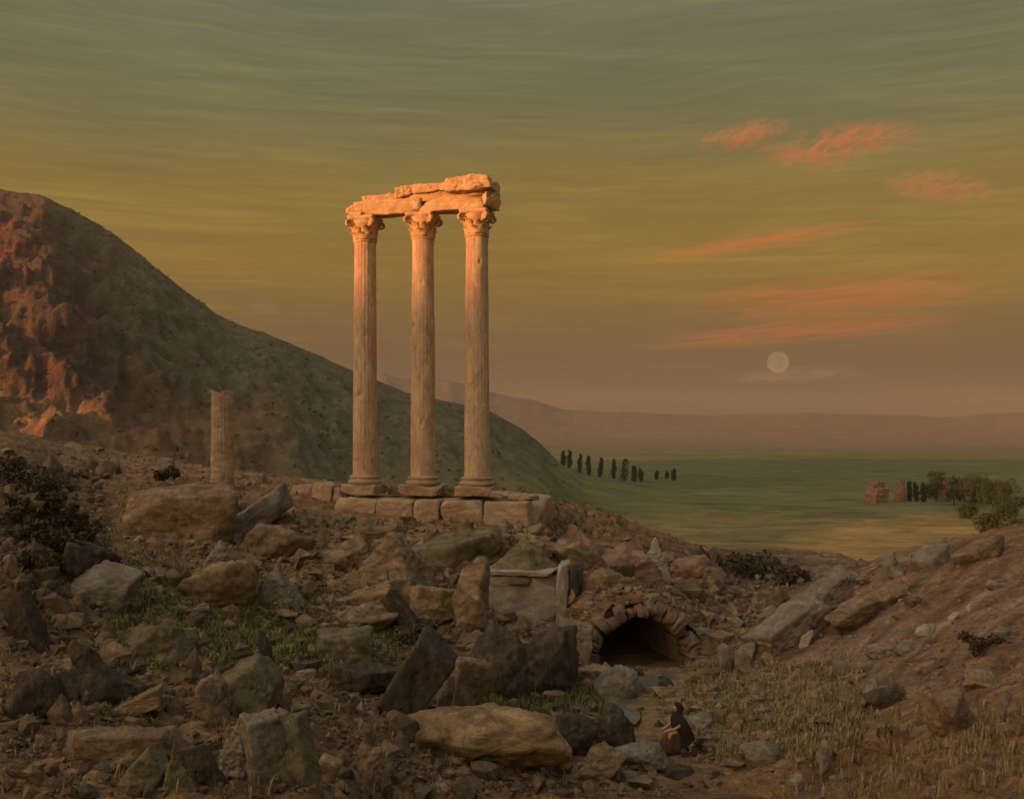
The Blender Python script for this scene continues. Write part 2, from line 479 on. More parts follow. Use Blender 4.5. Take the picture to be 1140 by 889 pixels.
# stream: a ribbon of water in its channel
sp = []
WATER = STREAM[:6]
for a, b in zip(WATER[:-1], WATER[1:]):
    for k in range(8): sp.append(a + (b - a) * k / 8)
sp = np.array(sp); dv = np.gradient(sp, axis=0); dv /= np.linalg.norm(dv, axis=1)[:, None]; nn = np.c_[-dv[:, 1], dv[:, 0]]
SV = []
for k in range(len(sp)):
    w = (.60 + .12 * math.sin(k * .9)) * min(1, (len(sp) - 1 - k) / 8)
    for s in (-w, -w * .3, w * .3, w): SV.append((*(sp[k] + nn[k] * s), ZBED - .02))
SF = [[4 * k + j, 4 * k + j + 1, 4 * k + j + 5, 4 * k + j + 4] for k in range(len(sp) - 1) for j in range(3)]
obj('stream', SV, SF, M['water'])['kind'] = 'structure'

# ------------------------------------------------------------------ rocks
_ico = {}


def ico(sub):
    if sub not in _ico:
        bm = bmesh.new(); bmesh.ops.create_icosphere(bm, subdivisions=sub, radius=1)
        bm.verts.ensure_lookup_table()
        V = np.array([v.co[:] for v in bm.verts]); Fc = np.array([[v.index for v in f.verts] for f in bm.faces]); bm.free()
        _ico[sub] = (V / np.linalg.norm(V, axis=1)[:, None], Fc)
    return _ico[sub]


def rock_verts(kind, w, d, h, seed, sub=5, rough=.05, k=16.):
    rs = np.random.RandomState(seed)
    D, Fc = ico(sub)
    pl = []
    if kind in ('block', 'slab'):
        for ax in range(3):
            for s in (-1, 1):
                n = np.zeros(3); n[ax] = s; n += rs.normal(size=3) * (.05 if kind == 'block' else .10); pl.append((n / np.linalg.norm(n), 1.))
        for _ in range(4):
            n = rs.choice([-1, 1], 3) * rs.uniform(.5, 1, 3); pl.append((n / np.linalg.norm(n), rs.uniform(1.15, 1.5)))
        k = 26.
    elif kind == 'boulder':
        for _ in range(20):
            n = rs.normal(size=3); pl.append((n / np.linalg.norm(n), rs.uniform(.86, 1.06)))
    elif kind == 'angular':
        for _ in range(12):
            n = rs.normal(size=3); pl.append((n / np.linalg.norm(n), rs.uniform(.7, 1.08)))
        pl.append((np.array([0, 0, -1.]), .9)); k = 30.
    elif kind == 'peak':
        ap = rs.uniform(-.25, .25)
        nside = rs.randint(4, 6); a0 = rs.uniform(0, 6.28)
        for j in range(nside):
            a = a0 + 6.283 * j / nside + rs.uniform(-.25, .25)
            n = np.array([math.cos(a), math.sin(a), rs.uniform(.42, .62)]); n /= np.linalg.norm(n)
            pl.append((n, n @ np.array([ap, 0, 1.0])))
        for _ in range(6):
            n = rs.normal(size=3); n[2] = abs(n[2]) * .4; n /= np.linalg.norm(n); pl.append((n, rs.uniform(.8, 1.)))
        pl.append((np.array([0, 0, -1.]), 1.)); k = 30.
    N = np.array([p[0] for p in pl]); dd = np.array([p[1] for p in pl])
    c = D @ N.T
    rr = np.where(c > .02, dd[None] / np.maximum(c, .02), 50.)
    r = -np.log(np.exp(-k * np.minimum(rr, 6)).sum(1) + 1e-30) / k
    V = D * np.clip(r, .1, 1.8)[:, None] * np.array([w / 2, d / 2, h / 2])
    s = (w * d * h) ** (1 / 3)
    q = V / s
    o = rs.uniform(0, 50, 3)
    disp = rough * 1.35 * s * (1.5 * fbm(q * 1.6 + o, 3) - .9 * np.clip(fbm(q * 3.2 + o + 9, 3, True) - .2, 0, 1) + .6 * fbm(q * 7 + o, 3, True) - .25 + .3 * fbm(q * 16 + o, 3))
    return V + D * disp[:, None], Fc


def rot(V, yaw=0, roll=0, pitch=0):
    m = Matrix.Rotation(R(yaw), 3, 'Z') @ Matrix.Rotation(R(roll), 3, 'Y') @ Matrix.Rotation(R(pitch), 3, 'X')
    return V @ np.array(m).T


def rock(name, px, py, wpx, hpx, kind, mat, label, cat='rock', roll=0, yaw=0, pitch=0, dep=.85, seed=0, sub=5, rough=.055, lift=0., group=None, sink=.42):
    hpx *= .92
    p = hit(px, py); sc = p.y / F
    w, h = wpx * sc, hpx * sc
    hh = h * (1 + sink) if abs(roll) < 35 else h
    V, Fc = rock_verts(kind, w, max(w, h * .6) * dep, hh, seed + int(px) * 7 + int(py), sub, rough)
    V = rot(V, yaw, roll, pitch)
    zmin = V[:, 2].min()
    V[:, 2] -= zmin + (V[:, 2].max() - zmin) * sink / (1 + sink)
    d = max(w, h * .6) * dep
    o = obj(name, V, Fc, M[mat]); o.location = (p.x * (1 + d * .3 / p.y), p.y + d * .3, p.z + lift)
    tag(o, label, cat, group)
    return o


# ------------------------------------------------------------------ temple ruin
YAW = R(15.5)
UX = Vector((math.cos(YAW), -math.sin(YAW), 0)); UY = Vector((math.sin(YAW), math.cos(YAW), 0))
ORG = Vector((-4.76, 55.0, 0))


def loc(lx, ly, z):
    v = ORG + UX * lx + UY * ly; return Vector((v.x, v.y, z))


def lxof(px):  # where the column row crosses a photograph column
    k = (px - CX) / F
    return (k * ORG.y - ORG.x) / (UX.x - k * UX.y)


def chip_block(w, d, h, seed, rough=.022, sub=5, k=40.):
    V, Fc = rock_verts('block', 2 * w / 2, d, h, seed, sub, rough, k)
    return V, Fc


def part_block(name, cx, cy, z0, w, d, h, seed, mat, parent, rough=.025, rz=0, ry=0):
    V, Fc = chip_block(w, d, h, seed, rough)
    V = rot(V, rz, ry) + np.array([cx, cy, z0 + h / 2])
    return obj(name, V, Fc, M[mat], parent)


def lathe(prof, seg=64):
    V, Fc = [], []
    for r_, z in prof:
        for j in range(seg):
            a = 2 * PI * j / seg; V.append((r_ * math.cos(a), r_ * math.sin(a), z))
    n = len(prof)
    for i in range(n - 1):
        for j in range(seg): Fc.append([i * seg + j, i * seg + (j + 1) % seg, (i + 1) * seg + (j + 1) % seg, (i + 1) * seg + j])
    Fc.append(list(range(seg))[::-1]); Fc.append([(n - 1) * seg + j for j in range(seg)])
    return np.array(V), Fc


def shaft_mesh(r0, r1, h, seed, jag=0., seg=120, rows=110, flute=.030):
    V = []; o = np.random.RandomState(seed).uniform(0, 40, 3)
    for i in range(rows + 1):
        t = i / rows
        for j in range(seg):
            a = 2 * PI * j / seg
            rr = r0 + (r1 - r0) * (t ** 1.4)
            rr *= 1 + .03 * (math.exp(-((t - 0) / .012) ** 2) + math.exp(-((t - 1) / .012) ** 2))
            V.append((math.cos(a) * rr, math.sin(a) * rr, t * h))
    V = np.array(V); a = np.arctan2(V[:, 1], V[:, 0])
    fl = -flute * r0 * np.abs(np.sin(a * 10)) ** .6
    wear = sstep(-.15, .25, fbm(V * np.array([1, 1, .35]) * .9 + o, 3))
    n = fbm(V * np.array([1, 1, .5]) * 1.1 + o, 4); n2 = fbm(V * 3.5 + o, 3)
    chips = -np.clip(fbm(V * np.array([1, 1, .8]) * 1.9 + o + 7, 3) - .28, 0, 1) * .35
    dr = (-flute * r0 * .55 * wear + fl * (1 - wear)) + .028 * n + .014 * n2 + chips
    joints = np.zeros(len(V))
    for zj in (h * .31, h * .66): joints -= .032 * np.exp(-((V[:, 2] - zj - .05 * n) / .035) ** 2)
    dr += joints if jag == 0 else 0
    V[:, 0] += np.cos(a) * dr; V[:, 1] += np.sin(a) * dr
    if jag:
        top = V[:, 2] / h
        V[:, 2] += np.where(top > .9, (top - .9) * 10, 0) * jag * (fbm(np.c_[np.cos(a), np.sin(a), a * 0] * 1.3 + o, 3) * 1.8 - .1)
    Fc = []
    for i in range(rows):
        for j in range(seg): Fc.append([i * seg + j, i * seg + (j + 1) % seg, (i + 1) * seg + (j + 1) % seg, (i + 1) * seg + j])
    c = len(V); zt = V[-seg:, 2].mean()
    V = np.vstack([V, [[0, 0, zt - .08 * (jag > 0)]]])
    for j in range(seg): Fc.append([rows * seg + j, rows * seg + (j + 1) % seg, c])
    return V, Fc


def leaf_patch(a0, z0, hgt, wid, r0, curl, rs):
    """one thick acanthus leaf standing on the bell and curling outwards at its tip"""
    nu, nv = 7, 9; V = []
    for layer in (0, 1):
        for i in range(nv):
            t = i / (nv - 1)
            out = r0 + .02 + .05 * t + curl * max(0, t - .5) ** 1.5 * 2.0
            z = z0 + hgt * (t - .35 * max(0, t - .72) ** 1.3 * 2.4)
            ww = wid * (math.sin(PI * (.18 + .74 * t)) ** .7) * (1 + .16 * math.sin(t * 19))
            for j in range(nu):
                s = j / (nu - 1) * 2 - 1
                rad_ = out + .045 * (1 - s * s) - .03 * abs(math.sin(s * 4.5)) - (.13 if layer else 0)
                a = a0 + s * ww / out
                V.append((rad_ * math.cos(a), rad_ * math.sin(a), z))
    L = nu * nv; Fc = []
    for i in range(nv - 1):
        for j in range(nu - 1):
            q = [i * nu + j, i * nu + j + 1, (i + 1) * nu + j + 1, (i + 1) * nu + j]
            Fc.append(q); Fc.append([L + x for x in q[::-1]])
    rim = [j for j in range(nu)] + [i * nu + nu - 1 for i in range(1, nv)] + [(nv - 1) * nu + j for j in range(nu - 2, -1, -1)] + [i * nu for i in range(nv - 2, 0, -1)]
    for a, b in zip(rim, rim[1:] + rim[:1]): Fc.append([b, a, L + a, L + b])
    return V, Fc


def add(VV, FF, V, Fc):
    o = len(VV); VV.extend([tuple(v) for v in V]); FF.extend([[i + o for i in f] for f in Fc])


def make_capital(parent, rtop, z, h, seed):
    rs = np.random.RandomState(seed); VV, FF = [], []
    hb = h * .84
    V, Fc = lathe([(rtop * 1.0, 0), (rtop * 1.1, .03), (rtop * 1.1, .09), (rtop * .97, .12), (rtop * .98, hb * .5), (rtop * 1.08, hb * .8), (rtop * 1.30, hb)], 48)
    add(VV, FF, V, Fc)
    for row, (z0, hg, n, off, cu) in enumerate(((.10, hb * .46, 8, 0, .26), (.14, hb * .74, 8, .5, .32))):
        for k in range(n):
            if rs.rand() < .12: continue
            V, Fc = leaf_patch(2 * PI * (k + off) / n + rs.normal() * .04, z0, hg * rs.uniform(.9, 1.05), .27, rtop * (1.0 + .02 * row), cu * rs.uniform(.8, 1.2), rs)
            add(VV, FF, V, Fc)
    VV = np.array(VV)
    dsp = .035 * fbm(VV * 3.2 + seed, 3)
    VV = VV + dsp[:, None] * VV * np.array([1, 1, .1]) / np.maximum(np.hypot(VV[:, 0], VV[:, 1]), .1)[:, None]
    VV[:, 2] += z
    cap = obj('capital', VV, FF, M['carved'], parent)
    # volutes at the four corners
    for k in range(4):
        a = PI / 4 + k * PI / 2
        pts_ = []
        for i in range(26):
            t = i / 25; th = t * 2 * PI * 1.35; rr = .20 * (1 - t * .72)
            cxr = rtop * 1.60; pts_.append((cxr + math.cos(PI * .8 - th) * rr, hb - .18 + math.sin(PI * .8 - th) * rr))
        pts_ = [(rtop * 1.0, hb * .45), (rtop * 1.12, hb * .68)] + pts_
        V, Fc = [], []
        for i, (rr, zz) in enumerate(pts_):
            hw = .11 - .03 * i / len(pts_); th_ = .045
            if i == 0: dx, dz = pts_[1][0] - rr, pts_[1][1] - zz
            elif i == len(pts_) - 1: dx, dz = rr - pts_[i - 1][0], zz - pts_[i - 1][1]
            else: dx, dz = pts_[i + 1][0] - pts_[i - 1][0], pts_[i + 1][1] - pts_[i - 1][1]
            L = math.hypot(dx, dz) or 1; nx, nz = -dz / L * th_, dx / L * th_
            for (sx, sw) in ((1, -1), (1, 1), (-1, 1), (-1, -1)):
                pr, pz = rr + nx * sx, zz + nz * sx
                V.append((pr * math.cos(a) - sw * hw * math.sin(a), pr * math.sin(a) + sw * hw * math.cos(a), pz + z))
        for i in range(len(pts_) - 1):
            for j in range(4): Fc.append([4 * i + j, 4 * i + (j + 1) % 4, 4 * i + 4 + (j + 1) % 4, 4 * i + 4 + j])
        Fc.append([3, 2, 1, 0]); n_ = 4 * (len(pts_) - 1); Fc.append([n_, n_ + 1, n_ + 2, n_ + 3])
        V = np.array(V); V += .02 * fbm(V * 4 + seed + k, 2)[:, None]
        obj('volute', V, Fc, M['carved'], cap)
    # abacus with concave sides
    n = 96; V, Fc = [], []
    for zz, sc_ in ((hb + .0, .93), (hb + .07, 1.0), (h - .02, 1.02), (h, .98)):
        for j in range(n):
            a = 2 * PI * j / n; q = (a + PI / 4) % (PI / 2) - PI / 4
            rr = min(rtop * 1.28 / math.cos(q), rtop * 1.78) * (1 - .10 * math.cos(2 * q) ** 2) * sc_
            V.append((rr * math.cos(a), rr * math.sin(a), zz))
    V = np.array(V); V += .04 * fbm(V * 2.3 + seed, 3)[:, None] * np.array([1, 1, .2]); V[:, 2] += z
    for i in range(3):
        for j in range(n): Fc.append([i * n + j, i * n + (j + 1) % n, (i + 1) * n + (j + 1) % n, (i + 1) * n + j])
    Fc.append(list(range(n))[::-1]); Fc.append([3 * n + j for j in range(n)])
    obj('abacus', V, Fc, M['carved'], cap)


Z_POD, Z_TOP = -3.66, 11.42
LX = [lxof(406.5), lxof(471), lxof(531)]
col_labels = ['leftmost of the three tall Corinthian columns, carrying the left end of the beam',
              'middle of the three tall Corinthian columns standing on the ruined podium',
              'rightmost of the three tall Corinthian columns, below the dark overhanging end of the beam']
for k, lx in enumerate(LX):
    c = empty('corinthian_column', loc(lx, 0, Z_POD), -YAW)
    tag(c, col_labels[k], 'column', 'tall columns carrying the broken beam')
    part_block('plinth', 0, 0, 0, 1.95 + .25 * (k == 1), 1.9, .58, 40 + k, 'podium', c, .03)
    V, Fc = lathe([(.90, .56), (.92, .62), (.95, .68), (.93, .75), (.84, .79), (.80, .84), (.84, .90), (.86, .95), (.82, 1.0), (.74, 1.03), (.70, 1.05)], 72)
    V[:, :2] *= 1 + .03 * fbm(V * 2.2 + k * 5, 3)[:, None]
    obj('base', V, Fc, M['podium'], c)
    r0, r1 = (.675, .585)
    hs = Z_TOP - 1.42 - (Z_POD + 1.03)
    V, Fc = shaft_mesh(r0, r1, hs, 11 + k); V[:, 2] += 1.03
    obj('shaft', V, Fc, M['marble'], c)
    make_capital(c, r1, 1.03 + hs, 1.42, 21 + k)

# the broken beam over the capitals
e = empty('entablature', loc(0, 0, Z_TOP), -YAW)
tag(e, 'broken stone beam with jagged top lying across the capitals of the three tall columns', 'beam')
part_block('architrave', (LX[0] + LX[1]) / 2 - .15, 0, .003, LX[1] - LX[0] + .5, 1.25, .78, 3, 'carved', e, .03)
part_block('architrave', (LX[1] + LX[2]) / 2 + .33, .02, .006, LX[2] - LX[1] + .35, 1.28, .80, 5, 'carved', e, .03)
part_block('frieze', LX[0] + 1.75, .05, .60, 3.1, 1.15, .48, 8, 'carved', e, .065, 0, -1)
part_block('frieze', (LX[1] + LX[2]) / 2 - .05, .03, .62, 4.2, 1.18, .60, 9, 'carved', e, .05, 0, -2)
part_block('cornice', LX[1] - .75, -.02, .90, 1.3, 1.3, .52, 12, 'carved', e, .075, 3, -8)
part_block('cornice', LX[1] + .95, -.05, 1.0, 2.6, 1.5, .48, 14, 'carved', e, .06, -2, -3)
part_block('cornice', LX[2] - .35, -.12, .90, 2.5, 1.75, .78, 17, 'carved', e, .065, 2, -4)
part_block('end_fragment', LX[2] + .62, .10, .02, 1.05, .95, 1.42, 19, 'carved', e, .07, 52, 10)
part_block('end_fragment', LX[0] - .42, 0, -.02, .95, 1.15, .62, 23, 'carved', e, .06, 0, 6)

# podium
p = empty('stone_podium', loc(0, 0, -6.0), -YAW)
tag(p, 'low ruined podium of large cut blocks under the three tall columns', 'podium')
zt = Z_POD + 6.0 - .004
part_block('core', 1.0, 2.2, -.3, 10.6, 5.4, zt + .28, 31, 'podium', p, .012)
lx0 = -4.5; rs = random.Random(5)
xs = [(-4.5, 2.3), (-2.15, 2.1), (0.0, 1.45), (1.58, 2.15), (3.78, 2.45)]
for i, (x, w) in enumerate(xs):
    part_block('stone_block', x + w / 2, -.95 + rs.uniform(-.12, .06), zt - 1.42, w - .03, 1.3, 1.30 - .05 * rs.random(), 50 + i, 'podium', p, .03, rs.uniform(-1.5, 1.5))
xs = [(-4.9, 2.6), (-2.2, 2.4), (.3, 2.2), (2.55, 2.2), (4.8, 1.5)]
for i, (x, w) in enumerate(xs):
    part_block('footing_block', x + w / 2, -1.35 + rs.uniform(-.1, .1), zt - 2.15, w - .05, 1.2, .72, 60 + i, 'podium', p, .05, rs.uniform(-3, 3))
part_block('top_slab', 4.35, -.2, zt - .02, 1.1, 1.3, .32, 70, 'podium', p, .05, 8, 3)
part_block('top_slab', 5.6, -.25, zt - .10, 1.35, 1.4, .26, 71, 'podium', p, .07, -5, 4)
part_block('top_slab', LX[0] / 2 - .05, .35, zt - .02, .75, .8, .42, 72, 'brown', p, .05)
part_block('top_slab', LX[2] / 2 + .02, .4, zt - .02, .8, .8, .45, 73, 'brown', p, .05)
# low wall stub west of the podium
wl = empty('wall_stub', loc(-6.15, -.1, -5.9), -YAW)
tag(wl, 'low worn stub of block wall at the left end of the columned podium', 'wall', kind='thing')
part_block('stone_block', -.85, 0, .2, 1.5, 1.5, 2.5, 81, 'podium', wl, .05)
part_block('stone_block', .45, .08, .2, 1.22, 1.4, 2.62, 82, 'podium', wl, .05)
part_block('stone_block', 1.45, .2, .2, .72, 1.3, 2.35, 83, 'podium', wl, .06)
part_block('footing_block', -.1, -.85, -.2, 3.2, 1.0, .95, 84, 'podium', wl, .07)

# the lone broken column
sp_ = hit(249, 545)
st = empty('broken_column', (sp_.x, 55.5, hz(sp_.x, 55.5) - .3), .4)
tag(st, 'lone broken column shaft without a capital standing on the slope left of the podium', 'column')
hst = (HZ - 437) / F * 55.5 - (hz(sp_.x, 55.5) - .3)
V, Fc = shaft_mesh(.64, .585, hst, 77, .22)
obj('shaft', V, Fc, M['podium'], st)
part_block('base', 0, 0, -.15, 1.5, 1.5, .42, 85, 'podium', st, .06)

# ruined pedestal below the podium
q = hit(583, 690); sc = q.y / F
pd = empty('ruined_pedestal', (q.x, q.y + .6, q.z - .3), R(-9))
tag(pd, 'squat square stone pedestal with a sloping broken cap below the right end of the podium', 'pedestal')
bw = 80 * sc; bh = 50 * sc
part_block('body', 0, .5, 0, bw, 2.4, bh + .3, 91, 'pale', pd, .022)
part_block('pilaster', bw / 2 + .22, .35, 0, .52, 2.5, bh + .75, 92, 'pale', pd, .03)
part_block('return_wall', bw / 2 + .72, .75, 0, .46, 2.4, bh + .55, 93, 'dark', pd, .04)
part_block('cornice', -.1, .3, bh + .3, bw * .98, 2.35, .20, 94, 'pale', pd, .03)
V, Fc = rock_verts('peak', 3.6, 2.6, 2.1, 95, 5, .05); V = rot(V, 30, 0) + np.array([.15, .75, bh + .95]); obj('cap', V, Fc, M['olive'], pd)

# ------------------------------------------------------------------ the vaulted arch over the stream
ar = empty('stone_arch', ARCH, ARCH_YAW)
tag(ar, 'half buried round stone arch with a dark opening above the stream', 'arch')
a_, b_ = 1.98, 2.12
NV = 17; rs = random.Random(3)
for i in range(NV):
    t0, t1 = PI * i / NV, PI * (i + 1) / NV; pad = .012
    out = rs.uniform(.38, .90); frnt = rs.uniform(-.42, .05); inn = rs.uniform(-.10, .10)
    V = []; n = 6
    for yv in (frnt, .7):
        for o_ in (inn, out):
            for k in range(n):
                t = t0 + pad + (t1 - t0 - 2 * pad) * k / (n - 1); t = PI - t
                V.append(((a_ + o_) * math.cos(t), yv, (b_ + o_) * math.sin(t)))
    idx = lambda y, o, k: (y * 2 + o) * n + k
    Fc = []
    for k in range(n - 1):
        Fc += [[idx(0, 0, k), idx(0, 1, k), idx(0, 1, k + 1), idx(0, 0, k + 1)], [idx(1, 0, k + 1), idx(1, 1, k + 1), idx(1, 1, k), idx(1, 0, k)],
               [idx(0, 1, k), idx(1, 1, k), idx(1, 1, k + 1), idx(0, 1, k + 1)], [idx(0, 0, k + 1), idx(1, 0, k + 1), idx(1, 0, k), idx(0, 0, k)]]
    Fc += [[idx(0, 0, 0), idx(1, 0, 0), idx(1, 1, 0), idx(0, 1, 0)], [idx(0, 1, n - 1), idx(1, 1, n - 1), idx(1, 0, n - 1), idx(0, 0, n - 1)]]
    me = new_mesh('voussoir', V, Fc, M['brick'], False)
    bm = bmesh.new(); bm.from_mesh(me)
    bmesh.ops.subdivide_edges(bm, edges=bm.edges[:], cuts=1, use_grid_fill=True)
    bmesh.ops.smooth_vert(bm, verts=bm.verts[:], factor=.35, use_axis_x=True, use_axis_y=True, use_axis_z=True)
    co = np.array([v.co[:] for v in bm.verts]); dn = np.c_[fbm(co * 3 + i, 2), fbm(co * 3 + i + 20, 2), fbm(co * 3 + i + 40, 2)] * .22
    for v, d in zip(bm.verts, dn): v.co += Vector(d)
    bm.to_mesh(me); bm.free()
    me.polygons.foreach_set('use_smooth', np.ones(len(me.polygons), bool))
    link('voussoir', me, ar)
# tunnel lining, back wall and the bank of earth over the vault
V, Fc = [], []; n = 28
for yv in (.68, 7.4):
    for o_ in (.03, .75):
        for k in range(n + 1):
            t = PI * k / n; V.append(((a_ + o_) * math.cos(t), yv, (b_ + o_) * math.sin(t) - .0))
ix = lambda y, o, k: (y * 2 + o) * (n + 1) + k
for k in range(n):
    Fc += [[ix(0, 0, k), ix(0, 0, k + 1), ix(1, 0, k + 1), ix(1, 0, k)], [ix(0, 1, k + 1), ix(0, 1, k), ix(1, 1, k), ix(1, 1, k + 1)],
           [ix(0, 0, k + 1), ix(0, 0, k), ix(0, 1, k), ix(0, 1, k + 1)]]
obj('vault', V, Fc, M['brick'], ar)
part_block('back_wall', 0, 7.0, -.2, 4.8, .6, 3.4, 99, 'dark', ar)
nx_, ny_ = 70, 60; V = []
for j in range(ny_):
    for i in range(nx_):
        x = -4.5 + 9.0 * i / (nx_ - 1); y = .35 + 8.6 * j / (ny_ - 1)
        V.append((x, y, 0))
V = np.array(V)
wx = ARCH.x + V[:, 0] * _ac - V[:, 1] * _as; wy = ARCH.y + V[:, 0] * _as + V[:, 1] * _ac
hh_ = height(wx, wy) - ARCH.z
vx = np.clip(1 - (np.abs(V[:, 0]) / (a_ + 1.0)) ** 2, 0, None) ** .5 * (b_ + .95)
edge = sstep(0, .3, (V[:, 1] - .35)) * (1 - sstep(7.6, 8.9, V[:, 1]))
zz = np.maximum(vx * (.86 + .14 * edge) + .45 * fbm(np.c_[wx, wy, wx * 0] / .9, 4) + .3 * (fbm(np.c_[wx, wy, wx * 0] / 2.2 + 7, 3, True) - .4), hh_ - .15)
V[:, 2] = np.where(np.abs(V[:, 0]) > 4.2, hh_ - .3, np.where(V[:, 1] > 8.7, hh_ - .3, zz))
Fc = [[j * nx_ + i, j * nx_ + i + 1, (j + 1) * nx_ + i + 1, (j + 1) * nx_ + i] for j in range(ny_ - 1) for i in range(nx_ - 1)
      if not (j == 0 and False)]
eb = obj('earth_bank', V, Fc, M['ground'], ar)
BANK = np.c_[wx, wy, V[:, 2] + ARCH.z][(np.abs(V[:, 0]) < 3.8) & (V[:, 1] < 6)]
zz_ = zone_colours(wx, wy, V[:, 2] + ARCH.z)
for nm, arr in (('ground_kind', zz_), ('scale_kind', zz_ * 0), ('slope_kind', zz_ * 0)):
    eb.data.color_attributes.new(nm, 'FLOAT_COLOR', 'POINT').data.foreach_set('color', np.c_[arr, np.ones(len(wx))].astype(np.float32).ravel())

# ------------------------------------------------------------------ named rocks (photograph px of base centre, width, height)
rock('stone_slab', 205, 593, 118, 50, 'slab', 'brown', 'long brown slab lying just below the lone broken column', roll=-6, yaw=-8, dep=.4, rough=.04)
rock('stone_slab', 288, 588, 70, 22, 'slab', 'grey', 'pale grey slab tilting up to the right beside the long brown slab', roll=-34, yaw=10, dep=.7, rough=.03)
rock('boulder', 300, 622, 60, 44, 'angular', 'brown', 'big angular brown boulder between the long brown slab and the wall stub', yaw=20)
rock('boulder', 245, 675, 88, 52, 'boulder', 'ochre', 'pitted tan boulder with dark stones lodged on its top', yaw=15)
for a, b, w, h, lb in ((240, 645, 22, 18, 'dark round stone, highest of those lodged on the pitted tan boulder'), (257, 650, 18, 22, 'dark egg shaped stone in the middle of the pitted tan boulder'),
                       (275, 664, 16, 20, 'small dark stone at the right edge of the pitted tan boulder'), (208, 662, 14, 26, 'narrow dark stone at the left edge of the pitted tan boulder')):
    rock('small_stone', a, b, w, h, 'boulder', 'dark', lb, cat='stone', sub=4, sink=.1)
rock('rock', 240, 634, 72, 36, 'peak', 'grey', 'low grey ridged rock just above the pitted tan boulder', yaw=40, dep=.6)
rock('rock', 316, 676, 72, 50, 'peak', 'grey', 'pale pointed rock with streaked sides right of the pitted tan boulder', yaw=10)
rock('small_stone', 311, 660, 10, 26, 'slab', 'dark', 'dark slit in the pale pointed rock, put in as a thin dark stone', roll=-18, cat='stone', sub=4)  # added dark stone stands in for the slit in the pointed rock
rock('boulder', 440, 655, 118, 72, 'peak', 'brown', 'large brown peaked boulder below the middle of the podium', yaw=25, dep=.6, rough=.04)
rock('rock', 395, 632, 52, 34, 'angular', 'brown', 'low brown rock against the left foot of the large brown peaked boulder', yaw=60)
rock('small_stone', 380, 632, 14, 26, 'boulder', 'dark', 'small dark upright stone left of the large brown peaked boulder', cat='stone', sub=4)
rock('boulder', 532, 632, 92, 52, 'angular', 'olive', 'olive sloping boulder under the right half of the podium', yaw=-15, roll=-12, dep=.7)
rock('stone_slab', 408, 680, 58, 20, 'slab', 'ochre', 'pale tan flat slab left of the leaning dark slab', roll=-12, yaw=8)
rock('stone_slab', 446, 702, 15, 52, 'slab', 'dark', 'narrow dark slab leaning left beside the pale tan flat slab', roll=-38, dep=1.2, sink=.1)
rock('rock', 405, 700, 70, 24, 'boulder', 'brown', 'low mauve brown rock under the pale tan flat slab')
rock('rock', 447, 668, 40, 24, 'angular', 'grey', 'pale grey rubble rock behind the narrow leaning dark slab')
rock('rock', 522, 700, 46, 66, 'angular', 'brown', 'upright brown rock against the left side of the square pedestal', roll=12, yaw=30)
rock('rock', 478, 690, 60, 42, 'angular', 'ochre', 'orange brown rock left of the upright brown rock', yaw=70)
rock('stone_slab', 655, 668, 34, 88, 'slab', 'brown', 'tall brown slab leaning left down the slope right of the square pedestal', roll=-42, yaw=15, dep=1.1, sink=.15)
rock('boulder', 690, 650, 70, 44, 'angular', 'red', 'reddish boulder on the bank above the arch', yaw=35)
rock('boulder', 652, 632, 56, 40, 'angular', 'red', 'reddish boulder nearest the right end of the podium', yaw=75)
rock('rock', 732, 642, 44, 48, 'peak', 'pale', 'pale pointed rock on the reddish bank above the arch', yaw=15, dep=.8)
rock('rock', 772, 648, 52, 34, 'angular', 'red', 'reddish brown rock right of the pale pointed rock', yaw=10)
rock('rock', 640, 688, 50, 30, 'angular', 'ochre', 'tan rock between the square pedestal and the arch', yaw=10)
rock('boulder', 556, 775, 66, 72, 'boulder', 'dark', 'big dark boulder under the square pedestal, left of its darker pair', yaw=30)
rock('boulder', 608, 768, 70, 74, 'boulder', 'dark', 'rounded dark brown boulder left of the arch and stream', yaw=80)
rock('rock', 640, 735, 34, 44, 'slab', 'grey', 'grey upright rock at the left foot of the arch', roll=8)
rock('rock', 662, 762, 42, 18, 'slab', 'ochre', 'low orange rock at the left bank of the stream', yaw=-12)
rock('boulder', 694, 783, 38, 42, 'angular', 'grey', 'grey rock standing in the stream below the arch', yaw=22)
rock('stone_slab', 462, 806, 46, 108, 'slab', 'dark', 'long dark green slab leaning right across the dark hollow', roll=40, yaw=12, dep=.8, sink=.1, rough=.04)
rock('rock', 520, 795, 44, 62, 'block', 'brown', 'blocky brown rock with a dark cleft right of the long dark slab', roll=6, yaw=20)
rock('rock', 495, 800, 16, 50, 'slab', 'grey', 'thin grey blue stone splinter against the blocky brown rock', roll=10, sub=4)
rock('rock', 400, 770, 70, 34, 'angular', 'dark', 'dark rock in the hollow left of the long dark slab', yaw=44)
rock('rock', 640, 842, 42, 48, 'boulder', 'dark', 'dark rounded rock at the right end of the flat ochre ledge', roll=15)
rock('rock', 684, 836, 52, 50, 'boulder', 'dark', 'dark rounded rock beside the stream, left of the seated figure', yaw=60)
rock('rock', 720, 858, 48, 26, 'boulder', 'grey', 'pale grey rounded rock at the near bank of the stream', yaw=20)
rock('rock', 668, 862, 56, 30, 'angular', 'ochre', 'tan rock in front of the dark rounded rocks by the stream', yaw=20)
rock('rock_ledge', 525, 850, 215, 56, 'boulder', 'ochre', 'broad flat ochre ledge in front of the green bank', dep=.45, rough=.04, yaw=0)
rock('stone_slab', 298, 872, 42, 76, 'block', 'grey', 'tall pale slab at the bottom, left one of a leaning pair', roll=-8, yaw=30, rough=.05)
